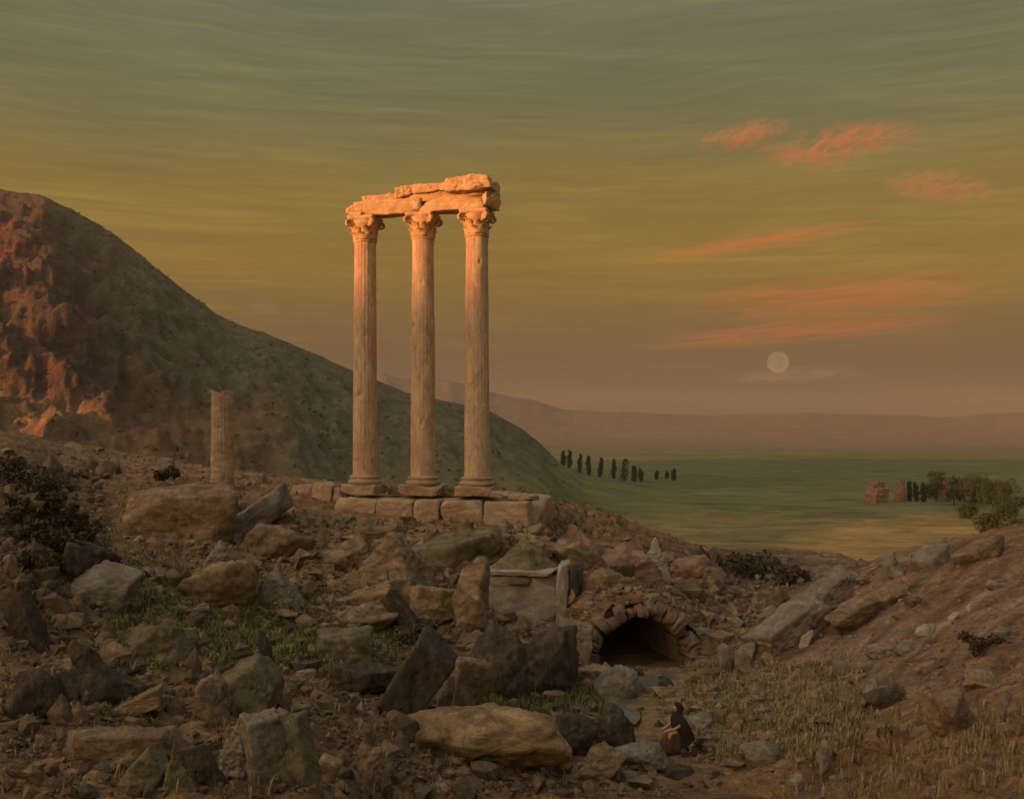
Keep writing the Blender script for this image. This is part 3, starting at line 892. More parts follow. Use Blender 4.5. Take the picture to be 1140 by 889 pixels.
rock('stone_slab', 334, 876, 30, 80, 'slab', 'olive', 'tall dark slab at the bottom, right one of a leaning pair', roll=-16, yaw=-15, dep=1.0)
rock('boulder', 266, 866, 46, 56, 'boulder', 'grey', 'pale pocked boulder left of the tall leaning pair of slabs', rough=.12)
rock('rock', 361, 876, 26, 32, 'slab', 'ochre', 'small orange stone leaning right beside the tall leaning pair', roll=28, sub=4)
rock('boulder', 410, 878, 62, 70, 'peak', 'brown', 'pyramid shaped brown boulder at the bottom of the scene', yaw=38, dep=.8)
rock('stone_slab', 165, 876, 38, 46, 'slab', 'olive', 'dark slab leaning right, first of three fanned at the bottom', roll=38, dep=1)
rock('stone_slab', 198, 878, 34, 60, 'peak', 'olive', 'dark pointed slab, middle of three fanned at the bottom', yaw=45)
rock('stone_slab', 228, 876, 28, 50, 'slab', 'dark', 'dark slab leaning left, last of three fanned at the bottom', roll=-30, dep=1)
rock('stone_slab', 140, 850, 120, 34, 'slab', 'brown', 'wide low brown slab above the three fanned slabs', yaw=8, dep=.5)
rock('boulder', 38, 800, 54, 58, 'boulder', 'dark', 'dark boulder at the left edge of the scene', yaw=12)
rock('boulder', 74, 786, 34, 42, 'boulder', 'dark', 'dark egg shaped boulder between the left edge and the leaning black rock', roll=-16)
rock('rock', 99, 770, 26, 50, 'boulder', 'dark', 'black upright rock leaning left on the mossy slope', roll=-24)
rock('rock', 130, 776, 60, 30, 'angular', 'dark', 'low dark rock at the foot of the leaning black rock', yaw=33)
rock('stone_slab', 30, 716, 26, 58, 'slab', 'dark', 'dark slab leaning left at the edge below the scrub knoll', roll=-20)
rock('stone_slab', 155, 795, 52, 15, 'slab', 'ochre', 'bright tan slab tilted up to the right on the dark slope', roll=-24, yaw=10)
rock('boulder', 110, 678, 66, 36, 'boulder', 'grey', 'pale smooth boulder on the slope under the scrub knoll', yaw=10)
rock('boulder', 188, 738, 78, 50, 'angular', 'olive', 'mossy green boulder in the middle of the left slope', yaw=22)
rock('boulder', 385, 738, 62, 34, 'block', 'olive', 'squared mossy block right of the green hollow', yaw=12)
rock('stone_slab', 280, 800, 56, 68, 'angular', 'olive', 'upright mossy slab with streaked face left of the dark hollow', roll=14, yaw=25)
rock('small_stone', 300, 762, 9, 56, 'slab', 'dark', 'thin dark splinter standing behind the upright mossy slab', roll=-8, cat='stone', sub=4)
rock('rock', 235, 795, 42, 54, 'angular', 'brown', 'rust brown rock left of the upright mossy slab', yaw=60)
rock('rock', 256, 772, 34, 36, 'boulder', 'dark', 'dark hollowed rock behind the rust brown rock')
rock('boulder', 96, 640, 60, 46, 'angular', 'dark', 'dark boulder at the foot of the scrub knoll', yaw=40)
# pale stones right of the arch and on the right-hand slope
for a, b, w, h, k, rl, lb in ((806, 748, 18, 38, 'slab', -6, 'pale upright stone, left one of two right of the arch'), (828, 745, 28, 40, 'boulder', 18, 'pale leaning stone, right one of two right of the arch'),
                              (806, 716, 14, 12, 'boulder', 0, 'small pale round stone above the two upright pale stones'), (896, 720, 18, 22, 'boulder', 15, 'pale stone at the foot of the long limestone outcrop'),
                              (990, 640, 22, 26, 'boulder', 25, 'pale stone near the ridge of the right slope'), (1037, 632, 50, 22, 'slab', -28, 'long pale slab lying up the ridge of the right slope'),
                              (1008, 728, 32, 22, 'boulder', -20, 'pale stone halfway up the right slope, lower of two'), (1032, 708, 22, 18, 'boulder', -10, 'pale stone halfway up the right slope, upper of two'),
                              (1060, 692, 14, 12, 'boulder', 0, 'small pale stone just right of the two halfway up the right slope'), (1080, 681, 12, 11, 'boulder', 0, 'small pale stone, last of the line climbing the right slope'),
                              (938, 752, 28, 18, 'boulder', -18, 'pale flat stone at the upper edge of the dry meadow'), (968, 784, 22, 26, 'boulder', 24, 'pale stone beside the dark hole in the right slope'),
                              (850, 852, 50, 34, 'boulder', 0, 'grey boulder at the bottom right of the seated figure'), (918, 866, 38, 46, 'angular', 10, 'grey pointed boulder at the bottom of the right slope'),
                              (888, 880, 32, 22, 'boulder', 0, 'pale low stone at the bottom beside the grey pointed boulder')):
    rock('pale_stone', a, b, w * .8, h * .8, k, 'pale' if max(w, h) < 26 else 'grey', lb, cat='stone', roll=rl, sub=4, yaw=a % 50, sink=.5)
rock('limestone_outcrop', 880, 716, 84, 26, 'slab', 'grey', 'long grey limestone outcrop slanting up the right slope', roll=-30, yaw=18, dep=.6, rough=.06)
rock('limestone_outcrop', 966, 690, 96, 18, 'slab', 'brown', 'long mauve brown outcrop in the middle of the right slope', roll=-22, yaw=12, dep=.5, rough=.06)
rock('limestone_outcrop', 925, 668, 56, 17, 'slab', 'grey', 'short grey outcrop near the foot of the right ridge', roll=-32, yaw=12, dep=.6, rough=.06)
rock('boulder', 990, 785, 46, 20, 'boulder', 'dark', 'dark low boulder beside the pale stone in the right slope')
rock('boulder', 1098, 622, 44, 18, 'angular', 'brown', 'low brown boulder on the ridge at the right edge', roll=-14)
rock('boulder', 1090, 765, 40, 20, 'angular', 'brown', 'low brown boulder bedded in the right slope near the edge', yaw=30)
rock('boulder', 1060, 815, 52, 40, 'angular', 'brown', 'brown boulder at the lower right near the edge', yaw=50)

# scattered loose stones: six shapes copied about
rnd = random.Random(12)
protos = []
for i, (k, mt) in enumerate((('block', 'brown'), ('angular', 'brown'), ('angular', 'ochre'), ('block', 'grey'), ('angular', 'grey'), ('angular', 'dark'), ('boulder', 'olive'), ('angular', 'red'))):
    V, Fc = rock_verts(k, 1, .9, .75, 300 + i, 4, .07)
    protos.append((new_mesh('loose_stone', V, Fc, M[mt]), mt))
REG = [(30, 330, 690, 870, 55, (0, 1, 2, 5, 6), 'loose stone scattered on the shaded slope at the lower left', 'stones of the lower left slope'),
       (340, 640, 690, 880, 50, (0, 1, 2, 5), 'loose stone scattered in the dark hollow left of the stream', 'stones of the dark hollow'),
       (30, 330, 560, 690, 40, (0, 2, 3, 1), 'loose stone scattered on the bank below the lone broken column', 'stones of the left bank'),
       (340, 640, 590, 690, 34, (0, 2, 4, 1), 'loose stone among the rubble at the foot of the podium', 'stones at the foot of the podium'),
       (640, 800, 600, 670, 30, (7, 7, 2, 4), 'loose stone on the reddish bank above the arch', 'stones of the reddish bank'),
       (660, 800, 740, 880, 34, (0, 3, 1, 5), 'loose stone along the stream bed', 'stones along the stream'),
       (810, 1125, 640, 880, 62, (3, 4, 0, 2, 4), 'loose stone scattered over the limestone slope at the right', 'stones of the right slope')]
REG[-1] = REG[-1][:4] + (40,) + REG[-1][5:]
first = set()
for u0, u1, v0, v1, n, kinds, lb, grp in REG:
    for _ in range(n):
        a, b = rnd.uniform(u0, u1), rnd.uniform(v0, v1)
        g = hit(a, b)
        if g.y > 90: continue
        lxx, lyy = arch_local(np.array([g.x]), np.array([g.y]))
        if abs(lxx[0]) < 2 and -1 < lyy[0] < 9: continue
        s = rnd.choice((7, 9, 12, 15, 20)) * rnd.uniform(.7, 1.3) * g.y / F
        ki = rnd.choice(kinds)
        if (ki) in first:
            o = first_obj.copy() if False else bpy.data.objects.new('loose_stone', protos[ki][0])
        else:
            o = bpy.data.objects.new('loose_stone', protos[ki][0]); first.add(ki)
        C.objects.link(o)
        o.location = g + Vector((0, 0, s * .10)); o.rotation_euler = (rnd.uniform(-.4, .4), rnd.uniform(-.4, .4), rnd.uniform(0, 6.28))
        o.scale = (s * rnd.uniform(.8, 1.5), s * rnd.uniform(.8, 1.2), s * rnd.uniform(.6, 1.2))
        tag(o, lb, 'stone', grp)

# fine rubble and grass nobody could count
def scatter_px(regions, n, rs):
    out = []
    tot = sum(r_[4] for r_ in regions)
    for (u0, u1, v0, v1, w) in regions:
        k = int(n * w / tot)
        a = rs.uniform(u0, u1, k); b = rs.uniform(v0, v1, k)
        out.append(np.c_[a, b])
    return np.vstack(out)


def hit_many(uv):
    ys = np.concatenate([np.geomspace(8, 110, 420)])
    res = np.full((len(uv), 3), np.nan)
    done = np.zeros(len(uv), bool)
    for Y in ys:
        idx = np.where(~done)[0]
        if not len(idx): break
        x = (uv[idx, 0] - CX) / F * Y; z = -(uv[idx, 1] - HZ) / F * Y
        h = _grid_h(x, np.full(len(idx), Y))
        k = h >= z
        res[idx[k]] = np.c_[x[k], np.full(k.sum(), Y), h[k]]; done[idx[k]] = True
    return res[done]


# regular lookup grid of the near terrain, for fast scattering
_gxs = np.arange(-62, 62, .25); _gys = np.arange(6, 112, .25)
_GX, _GY = np.meshgrid(_gxs, _gys); _GH = height(_GX.ravel(), _GY.ravel()).reshape(_GX.shape)


def _grid_h(x, y):
    fx = np.clip((x - _gxs[0]) / .25, 0, len(_gxs) - 1.001); fy = np.clip((y - _gys[0]) / .25, 0, len(_gys) - 1.001)
    i = fx.astype(int); j = fy.astype(int); a = fx - i; b = fy - j
    return (_GH[j, i] * (1 - a) * (1 - b) + _GH[j, i + 1] * a * (1 - b) + _GH[j + 1, i] * (1 - a) * b + _GH[j + 1, i + 1] * a * b)


def not_water(p):
    d = seg_dist(p[:, 0], p[:, 1], STREAM); lx, ly = arch_local(p[:, 0], p[:, 1])
    return p[(d > .9) & ~((np.abs(lx) < 2.6) & (ly > -1) & (ly < 9))]


rs = np.random.RandomState(5)


def rubble(name, regions, n, m, smin, smax, extra=None):
    p = not_water(hit_many(scatter_px(regions, n, rs)))
    if extra is not None: p = np.vstack([p, extra])
    D, Fc = ico(1)
    VV, FF = [], []
    for k, c in enumerate(p):
        s = rs.uniform(smin, smax) * c[1] / F * (1 + 2 * (rs.rand() < .08))
        v = D * (s * rs.uniform(.6, 1.4, 3)) * (1 + .3 * rs.normal(size=(len(D), 1)))
        VV.append(v + c + [0, 0, s * .2]); FF.append(Fc + k * len(D))
    tag(obj(name, np.vstack(VV), np.vstack(FF), m, None, False), kind='stuff')


rubble('rubble', [(0, 640, 600, 889, 3), (640, 860, 640, 889, 1.2), (300, 640, 580, 690, 1.5)], 6500, M['brown'], 1.0, 4.2, BANK[np.random.RandomState(2).choice(len(BANK), 420)])
rubble('dark_rubble', [(0, 640, 690, 889, 3), (0, 120, 520, 690, 1), (600, 900, 620, 700, .6)], 2800, M['umber'], 1.2, 4.6)
rubble('gravel', [(640, 860, 620, 889, 1.6), (860, 1140, 620, 889, .8), (200, 640, 560, 700, 2), (0, 300, 500, 640, 1)], 3600, M['grey'], .8, 2.8, BANK[np.random.RandomState(3).choice(len(BANK), 200)])


def tufts(name, regions, n, m, hmin, hmax, label=None):
    p = not_water(hit_many(scatter_px(regions, n, rs)))
    k = 7; N = len(p) * k
    c = np.repeat(p, k, 0) + np.c_[rs.normal(size=(N, 2)) * .07, np.zeros(N)]
    h = rs.uniform(hmin, hmax, N); a = rs.uniform(0, 6.28, N); ln = rs.uniform(.1, .7, N) * h; w = .012 + .02 * rs.rand(N) * (c[:, 1] / 25)
    dx, dy = np.cos(a), np.sin(a)
    b0 = c - np.c_[-dy * w, dx * w, np.full(N, .04)]; b1 = c + np.c_[-dy * w, dx * w, np.full(N, -.04)]
    m0 = c + np.c_[dx * ln * .35, dy * ln * .35, h * .6] - np.c_[-dy * w, dx * w, w * 0] * .7; m1 = m0 + np.c_[-dy * w, dx * w, w * 0] * 1.4
    t0 = c + np.c_[dx * ln, dy * ln, h]; t1 = t0 + np.c_[-dy * w, dx * w, w * 0] * .25
    V = np.stack([b0, b1, m1, m0, t1, t0], 1).reshape(-1, 3)
    base = np.arange(N)[:, None] * 6
    Fc = np.concatenate([base + [0, 1, 2, 3], base + [3, 2, 4, 5]])
    tag(obj(name, V, Fc, m, None, False), kind='stuff')


tufts('dry_grass', [(760, 960, 740, 850, 3), (0, 640, 640, 889, 1.0), (860, 1140, 790, 889, 1.0), (120, 330, 500, 640, 1.0), (640, 800, 595, 680, 1)], 1700, M['grass'], .08, .28)
tufts('green_grass', [(530, 700, 765, 795, 2), (120, 440, 660, 745, 3), (560, 720, 540, 600, .6)], 1900, M['greengrass'], .10, .32)


# ------------------------------------------------------------------ vegetation
def leaf_cloud(centres, radii, per, size, rs, flat=.8):
    """many small leaf-sized quads spread through clumps"""
    Vs = []
    for c, r_ in zip(centres, radii):
        d = rs.normal(size=(per, 3)); d /= np.linalg.norm(d, axis=1)[:, None]
        p = c + d * (r_ * rs.uniform(.35, 1.0, (per, 1)) ** .6) * np.array([1, 1, flat])
        a = rs.normal(size=(per, 3)); a /= np.linalg.norm(a, axis=1)[:, None]
        b = np.cross(a, rs.normal(size=(per, 3))); b /= np.linalg.norm(b, axis=1)[:, None]
        s = size * rs.uniform(.5, 1.3, (per, 1))
        Vs.append(np.stack([p - a * s, p + b * s * .6, p + a * s, p - b * s * .6], 1).reshape(-1, 3))
    V = np.vstack(Vs); return V, np.arange(len(V)).reshape(-1, 4)


def trunk_mesh(h, r0, r1, limbs, rs):
    VV, FF = [], []
    def tube(p0, p1, a, b, n=7, seg=4):
        p0 = np.array(p0, float); p1 = np.array(p1, float); ax = p1 - p0; ax /= np.linalg.norm(ax)
        u = np.cross(ax, [0.3, .9, .2]); u /= np.linalg.norm(u); v = np.cross(ax, u); V = []
        for i in range(seg + 1):
            t = i / seg; c = p0 + (p1 - p0) * t + rs.normal(size=3) * a * .25 * (0 < i < seg); rr = a + (b - a) * t
            for j in range(n): V.append(c + rr * (u * math.cos(2 * PI * j / n) + v * math.sin(2 * PI * j / n)))
        Fc = [[i * n + j, i * n + (j + 1) % n, (i + 1) * n + (j + 1) % n, (i + 1) * n + j] for i in range(seg) for j in range(n)]
        Fc += [list(range(n))[::-1], [seg * n + j for j in range(n)]]
        add(VV, FF, V, Fc)
    tube((0, 0, -.3), (0, 0, h), r0, r1)
    for (t, dx, dy, dz) in limbs: tube((0, 0, h * t), (dx, dy, h * t + dz), r0 * .45, r1 * .3)
    return VV, FF


def cypress(px, py_base, py_top, wpx, label, group, Y, seed):
    rs = np.random.RandomState(seed)
    g = at(px, py_base, Y); z = hz(g.x, g.y)
    h = (py_base - py_top) * Y / F; w = wpx * Y / F
    t = empty('cypress_tree', (g.x, g.y, z)); tag(t, label, 'tree', group)
    h = max(h, -(py_top - HZ) / F * Y - z) if abs(-(py_top - HZ) / F * Y - z - h) < h * .5 else h
    V, Fc = trunk_mesh(h * .5, .22, .10, [], rs); obj('trunk', V, Fc, M['bark'], t)
    cs, rr = [], []; lean = rs.normal() * w * .25; w = w * rs.uniform(.75, 1.25)
    for k in range(26):
        f = k / 25; cs.append(np.array([rs.normal() * w * .13 + lean * f, rs.normal() * w * .13, h * (.08 + .86 * f)])); rr.append(w * .52 * (math.sin(PI * min(1, .18 + f * .82)) ** .75) + .10)
    V, Fc = leaf_cloud(cs, rr, 42, .36, rs, 1.3); obj('crown', V, Fc, M['cypress'], t, False)


def broad(px, py_base, py_top, wpx, label, group, Y, seed):
    rs = np.random.RandomState(seed)
    g = at(px, py_base, Y); z = hz(g.x, g.y); h = (py_base - py_top) * Y / F; w = wpx * Y / F
    t = empty('broadleaf_tree', (g.x, g.y, z)); tag(t, label, 'tree', group)
    limbs = [(.7, rs.uniform(-w, w) * .35, rs.uniform(-w, w) * .3, h * .25) for _ in range(4)]
    V, Fc = trunk_mesh(h * .55, .32, .16, limbs, rs); obj('trunk', V, Fc, M['bark'], t)
    cs, rr = [], []
    for k in range(22):
        d = rs.normal(size=3); d /= np.linalg.norm(d); q = rs.uniform(.3, 1) ** .5
        cs.append(np.array([d[0] * w * .40 * q, d[1] * w * .40 * q, h * .50 + d[2] * h * .42 * q])); rr.append(w * rs.uniform(.10, .24))
    V, Fc = leaf_cloud(cs, rr, 150, .26, rs); obj('crown', V, Fc, M['leaf'], t, False)


def shrub(px, py, wpx, hpx, label, seed, mat='shrub', group=None):
    rs = np.random.RandomState(seed); g = hit(px, py); s = g.y / F; w, h = wpx * s, hpx * s
    t = empty('shrub', g + Vector((0, .3, -.05))); tag(t, label, 'shrub', group)
    V, Fc = trunk_mesh(h * .5, .05, .03, [(.2, w * .3, 0, h * .4), (.2, -w * .3, .1, h * .4), (.3, .05, w * .3, h * .5)], rs); obj('stem', V, Fc, M['bark'], t)
    n = 16; cs = [np.array([rs.normal() * w * .25, rs.normal() * w * .2, h * rs.uniform(.2, .85)]) for _ in range(n)]
    V, Fc = leaf_cloud(cs, [w * rs.uniform(.12, .22) for _ in range(n)], 75, .055 * max(1, g.y / 26), rs); obj('foliage', V, Fc, M[mat], t, False)


ordn = ['first', 'second', 'third', 'fourth', 'fifth', 'sixth', 'seventh', 'eighth', 'ninth', 'tenth', 'eleventh', 'twelfth']
row = [(627, 532, 514, 5), (634, 533, 512, 7), (645, 534, 512, 6), (656, 535, 512, 6), (668, 536, 513, 7), (683, 536, 512, 6), (694, 537, 511, 8), (706, 536, 518, 5), (714, 535, 520, 5), (731, 533, 523, 4), (742, 532, 524, 4), (750, 534, 521, 5)]
for i, (a, b, c_, w) in enumerate(row):
    Y = 30 * F / (b - HZ); cypress(a, b, c_, w, ordn[i] + ' slim dark cypress counting from the podium in the row on the green plain', 'cypress row on the plain', Y * .98, 400 + i)
for i, (a, b, c_, w) in enumerate([(1012, 556, 534, 5), (1020, 556, 535, 6), (1028, 557, 536, 6), (1068, 556, 533, 6), (1085, 557, 536, 6)]):
    Y = 30 * F / (b - HZ)
    cypress(a, b, c_, w, ['dark cypress just right of the pink ruins on the plain', 'middle dark cypress of three beside the pink ruins', 'dark cypress right end of three beside the pink ruins',
                          'dark cypress among the broad trees at the right edge, left of its pair', 'dark cypress among the broad trees at the right edge, right of its pair'][i], 'cypresses by the pink ruins', Y * .98, 430 + i)
for i, (a, b, c_, w, lb) in enumerate([(1042, 556, 514, 22, 'pale green broad tree nearest the pink ruins on the plain'), (1062, 560, 524, 26, 'broad tree second from the pink ruins on the plain'),
                                       (1082, 562, 521, 28, 'tallest broad tree on the plain near the right edge'), (1104, 566, 529, 30, 'broad tree right of the tallest one on the plain'),
                                       (1128, 572, 531, 32, 'broad tree cut by the right edge on the plain'), (1098, 592, 568, 36, 'low dark tree nearest the right ridge'), (1132, 594, 572, 34, 'low dark tree at the right edge behind the ridge'),
                                       (1052, 553, 530, 24, 'round tree behind the gap between the pale green tree and its neighbour'), (1074, 556, 526, 26, 'round tree just left of the tallest broad tree'), (1092, 558, 524, 28, 'wide tree just right of the tallest broad tree'),
                                       (1115, 562, 530, 30, 'wide tree next to the one cut by the right edge'), (1118, 582, 562, 30, 'low dark tree between the two by the right ridge'), (1076, 580, 564, 26, 'lowest dark bushy tree left of those by the right ridge'), (1034, 553, 538, 16, 'small round tree right of the three cypresses')]):
    Y = 30 * F / (b - HZ); broad(a, b, c_, w, lb, 'broad trees on the plain', Y * .98, 450 + i)
for i, (a, b, w, h, lb) in enumerate([(40, 560, 46, 34, 'dark shrub on top of the scrub knoll at the left edge'), (66, 590, 40, 30, 'dark shrub on the right flank of the scrub knoll'), (30, 610, 44, 34, 'dark shrub low on the scrub knoll at the left edge'),
                                     (80, 625, 34, 26, 'dark shrub at the lower right foot of the scrub knoll'), (55, 640, 40, 26, 'dark shrub at the bottom of the scrub knoll'), (18, 548, 50, 44, 'dark shrub at the crest of the scrub knoll beside the left edge'), (52, 578, 46, 34, 'dark shrub in the middle of the scrub knoll'), (85, 605, 34, 30, 'dark shrub on the right shoulder of the scrub knoll'),
                                     (15, 585, 40, 36, 'dark shrub on the left side of the scrub knoll'), (60, 618, 44, 34, 'dark shrub in the lower middle of the scrub knoll'), (20, 640, 40, 30, 'dark shrub at the lower left of the scrub knoll'), (100, 636, 30, 22, 'lowest dark shrub at the right end of the scrub knoll'),
                                     (185, 535, 26, 16, 'small dry shrub on the warm bank left of the lone column'),
                                     (600, 740, 40, 24, 'dark dry shrub between the two dark boulders and the pedestal'), (840, 640, 60, 22, 'dark shrub in the gully behind the arch'), (880, 650, 44, 20, 'dark shrub in the gully at the foot of the right ridge'),
                                     (460, 720, 44, 26, 'rusty dry shrub left of the square pedestal'), (340, 745, 34, 18, 'dark shrub at the edge of the green hollow'), (780, 845, 12, 22, 'tiny dark thorn bush just right of the seated figure'),
                                     (1100, 730, 40, 22, 'dry shrub on the right slope near the edge')]):
    shrub(a, b, w, h, lb, 500 + i)

# scrub on the mountain: one mass
rs = np.random.RandomState(9); cs = []
while len(cs) < 900:
    u = rs.uniform(-120, 640); Y = rs.uniform(150, 440)
    x = (u - CX) / F * Y
    if rs.rand() < .25 + sstep(-.1, .35, perlin(np.array([[x / 30, Y / 30, .5]])))[0]: cs.append((x, Y))
cs = np.array(cs); hh = height(cs[:, 0], cs[:, 1]); keep = hh > PLAIN_Z + 6
cs = np.c_[cs, hh + .1][keep]
V, Fc = leaf_cloud(list(cs), list(rs.uniform(.3, 1.0, len(cs))), 20, .32, rs, .6)
tag(obj('scrub', V, Fc, M['scrub'], None, False), kind='stuff')

# pink broken masonry on the plain
for i, (a, b, w, h, lb) in enumerate([(977, 558, 20, 24, 'broad pink block of ruined masonry on the plain'), (1003, 557, 9, 25, 'narrow pink ruined pier right of the broad pink block'), (1051, 556, 9, 28, 'pink ruined pier among the trees right of the cypresses')]):
    Y = 30 * F / (b - HZ) * .985; g = at(a, b, Y); z = hz(g.x, g.y); s = Y / F
    o = empty('ruined_pier', (g.x, g.y, z - .4), .3); tag(o, lb, 'ruin', 'pink ruins on the plain')
    part_block('masonry', 0, 0, 0, w * s, w * s * .8 + 1, h * s * .78, 700 + i, 'red', o, .07)
    part_block('broken_top', -w * s * .08, 0, h * s * .74, w * s * .7, w * s * .6 + .6, h * s * .28, 710 + i, 'red', o, .12)
# ------------------------------------------------------------------ the seated figure (facing left)
def skin_mesh(verts, edges, radii, sub=2):
    me = bpy.data.meshes.new('tmp'); me.from_pydata(verts, edges, []); o = bpy.data.objects.new('tmp', me); C.objects.link(o)
    bm = bmesh.new(); bm.from_mesh(me); bm.verts.layers.skin.verify(); bm.to_mesh(me); bm.free()
    md = o.modifiers.new('s', 'SKIN'); md.use_smooth_shade = True
    for i, r_ in enumerate(radii):
        me.skin_vertices[0].data[i].radius = (r_, r_); me.skin_vertices[0].data[i].use_root = (i == 0)
    sb = o.modifiers.new('b', 'SUBSURF'); sb.levels = sub; sb.render_levels = sub
    dg = bpy.context.evaluated_depsgraph_get(); dg.update()
    ev = o.evaluated_get(dg); m2 = bpy.data.meshes.new_from_object(ev)
    bpy.data.objects.remove(o)
    return m2


def loft(rings, seg=36, fold=0.0, seed=0, closed_top=True):
    """rings: (cx, cy, cz, rx, ry, tilt) tilted ellipses joined into one surface"""
    V, Fc = [], []
    for k, (cx, cy, cz, rx, ry, tl) in enumerate(rings):
        for j in range(seg):
            a = 2 * PI * j / seg; f = 1 + fold * math.sin(a * 9 + k * .5) * min(1, k / 2.0 + .3)
            x, y = rx * f * math.cos(a), ry * f * math.sin(a)
            V.append((cx + x * math.cos(tl), cy + y, cz + x * math.sin(tl)))
    n = len(rings)
    for i in range(n - 1):
        for j in range(seg): Fc.append([i * seg + j, i * seg + (j + 1) % seg, (i + 1) * seg + (j + 1) % seg, (i + 1) * seg + j])
    Fc.append(list(range(seg))[::-1]); Fc.append([(n - 1) * seg + j for j in range(seg)])
    return np.array(V), Fc


fp = hit(762, 838)
fz = hz(fp.x, fp.y)
rock('seat_stone', 768, 838, 20, 17, 'angular', 'brown', 'low brown stone the cloaked figure sits on', cat='stone', sub=4, sink=.3, yaw=20)
pe = empty('person', (fp.x - .05, fp.y + .22, fz), R(18))
tag(pe, 'seated person facing left in a dark hooded cloak and rust robe, hands on knees', 'person')
V_ = [(0, 0, .56), (-.03, 0, .76), (-.09, 0, .96), (-.14, 0, 1.09), (-.18, 0, 1.17), (-.205, 0, 1.27), (-.20, 0, 1.34)]
R_ = [.15, .135, .145, .075, .058, .092, .062]
E_ = [(0, 1), (1, 2), (2, 3), (3, 4), (4, 5), (5, 6)]
for s in (-1, 1):
    b = len(V_)
    V_ += [(-.02, .10 * s, .54), (-.24, .13 * s, .56), (-.46, .14 * s, .55), (-.45, .14 * s, .34), (-.43, .14 * s, .10), (-.50, .145 * s, .05), (-.60, .15 * s, .04)]
    R_ += [.11, .095, .07, .06, .042, .042, .032]
    E_ += [(0, b), (b, b + 1), (b + 1, b + 2), (b + 2, b + 3), (b + 3, b + 4), (b + 4, b + 5), (b + 5, b + 6)]
    b = len(V_)
    V_ += [(-.11, .17 * s, 1.03), (-.15, .235 * s, .90), (-.20, .25 * s, .78), (-.33, .21 * s, .71), (-.43, .165 * s, .68), (-.48, .15 * s, .665)]
    R_ += [.065, .055, .047, .042, .028, .030]
    E_ += [(2, b), (b, b + 1), (b + 1, b + 2), (b + 2, b + 3), (b + 3, b + 4), (b + 4, b + 5)]
    w = b + 5
    for k in range(4):           # four fingers curling over the knee
        yy = .15 * s + (-.030 + .020 * k) * 1.0; L = (.030, .036, .034, .026)[k]; b = len(V_)
        V_ += [(-.515, yy, .662), (-.515 - L, yy, .648), (-.53 - L, yy, .615)]; R_ += [.0095, .0085, .007]
        E_ += [(w, b), (b, b + 1), (b + 1, b + 2)]
    b = len(V_)
    V_ += [(-.475, .15 * s - .04 * s, .655), (-.505, .15 * s - .055 * s, .640)]; R_ += [.010, .008]; E_ += [(w, b), (b, b + 1)]
b = len(V_); V_ += [(-.315, 0, 1.255)]; R_ += [.016]; E_ += [(5, b)]      # nose
me = skin_mesh(V_, E_, R_); me.materials.clear(); me.materials.append(M['skin'])
link('body', me, pe)
D, Fi = ico(2)
for s in (-1, 1):
    obj('eye', D * .012 + np.array([-.288, .035 * s, 1.285]), Fi, M['eye'], pe)
obj('mouth', D * np.array([.010, .024, .006]) + np.array([-.287, 0, 1.222]), Fi, M['robe'], pe)
V, Fc = loft([(-.02, 0, .10, .26, .27, 0), (-.02, 0, .40, .24, .26, 0), (-.03, 0, .62, .20, .24, 0), (-.06, 0, .82, .175, .225, -.1), (-.10, 0, 1.0, .14, .20, -.2), (-.15, 0, 1.09, .09, .10, -.3)], 40, .02)
obj('tunic', V, Fc, M['robe'], pe)
V, Fc = loft([(-.36, 0, -.02, .48, .36, 0), (-.35, 0, .10, .43, .34, 0), (-.31, 0, .28, .36, .30, 0), (-.27, 0, .45, .30, .265, 0), (-.24, 0, .56, .25, .24, 0), (-.20, 0, .625, .15, .18, 0), (-.18, 0, .64, .03, .04, 0)], 44, .05)
V += .015 * fbm(V * 5, 3)[:, None]
obj('robe_skirt', V, Fc, M['robe'], pe)
V, Fc = loft([(.13, 0, .02, .33, .39, 0), (.11, 0, .25, .31, .38, 0), (.05, 0, .50, .30, .37, -.05), (-.02, 0, .70, .29, .355, -.15), (-.07, 0, .88, .25, .32, -.22), (-.10, 0, 1.02, .19, .265, -.3), (-.12, 0, 1.10, .135, .165, -.35),
              (-.08, 0, 1.19, .125, .130, -.3), (-.085, 0, 1.28, .145, .142, -.35), (-.10, 0, 1.36, .140, .130, -.4), (-.11, 0, 1.415, .095, .095, -.3), (-.11, 0, 1.44, .03, .03, -.2)], 48, .03)
V += .012 * fbm(V * 5, 3)[:, None]
obj('hooded_cloak', V, Fc, M['cloak'], pe)


# ------------------------------------------------------------------ moon and clouds
mo = at(866, 403, 22000); mr = 11.8 / F * 22000
V, Fc = ico(5); o = obj('moon', V * mr, Fc, M['moon']); o.location = mo
tag(o, 'pale full moon low in the mauve sky right of the columns', 'moon')


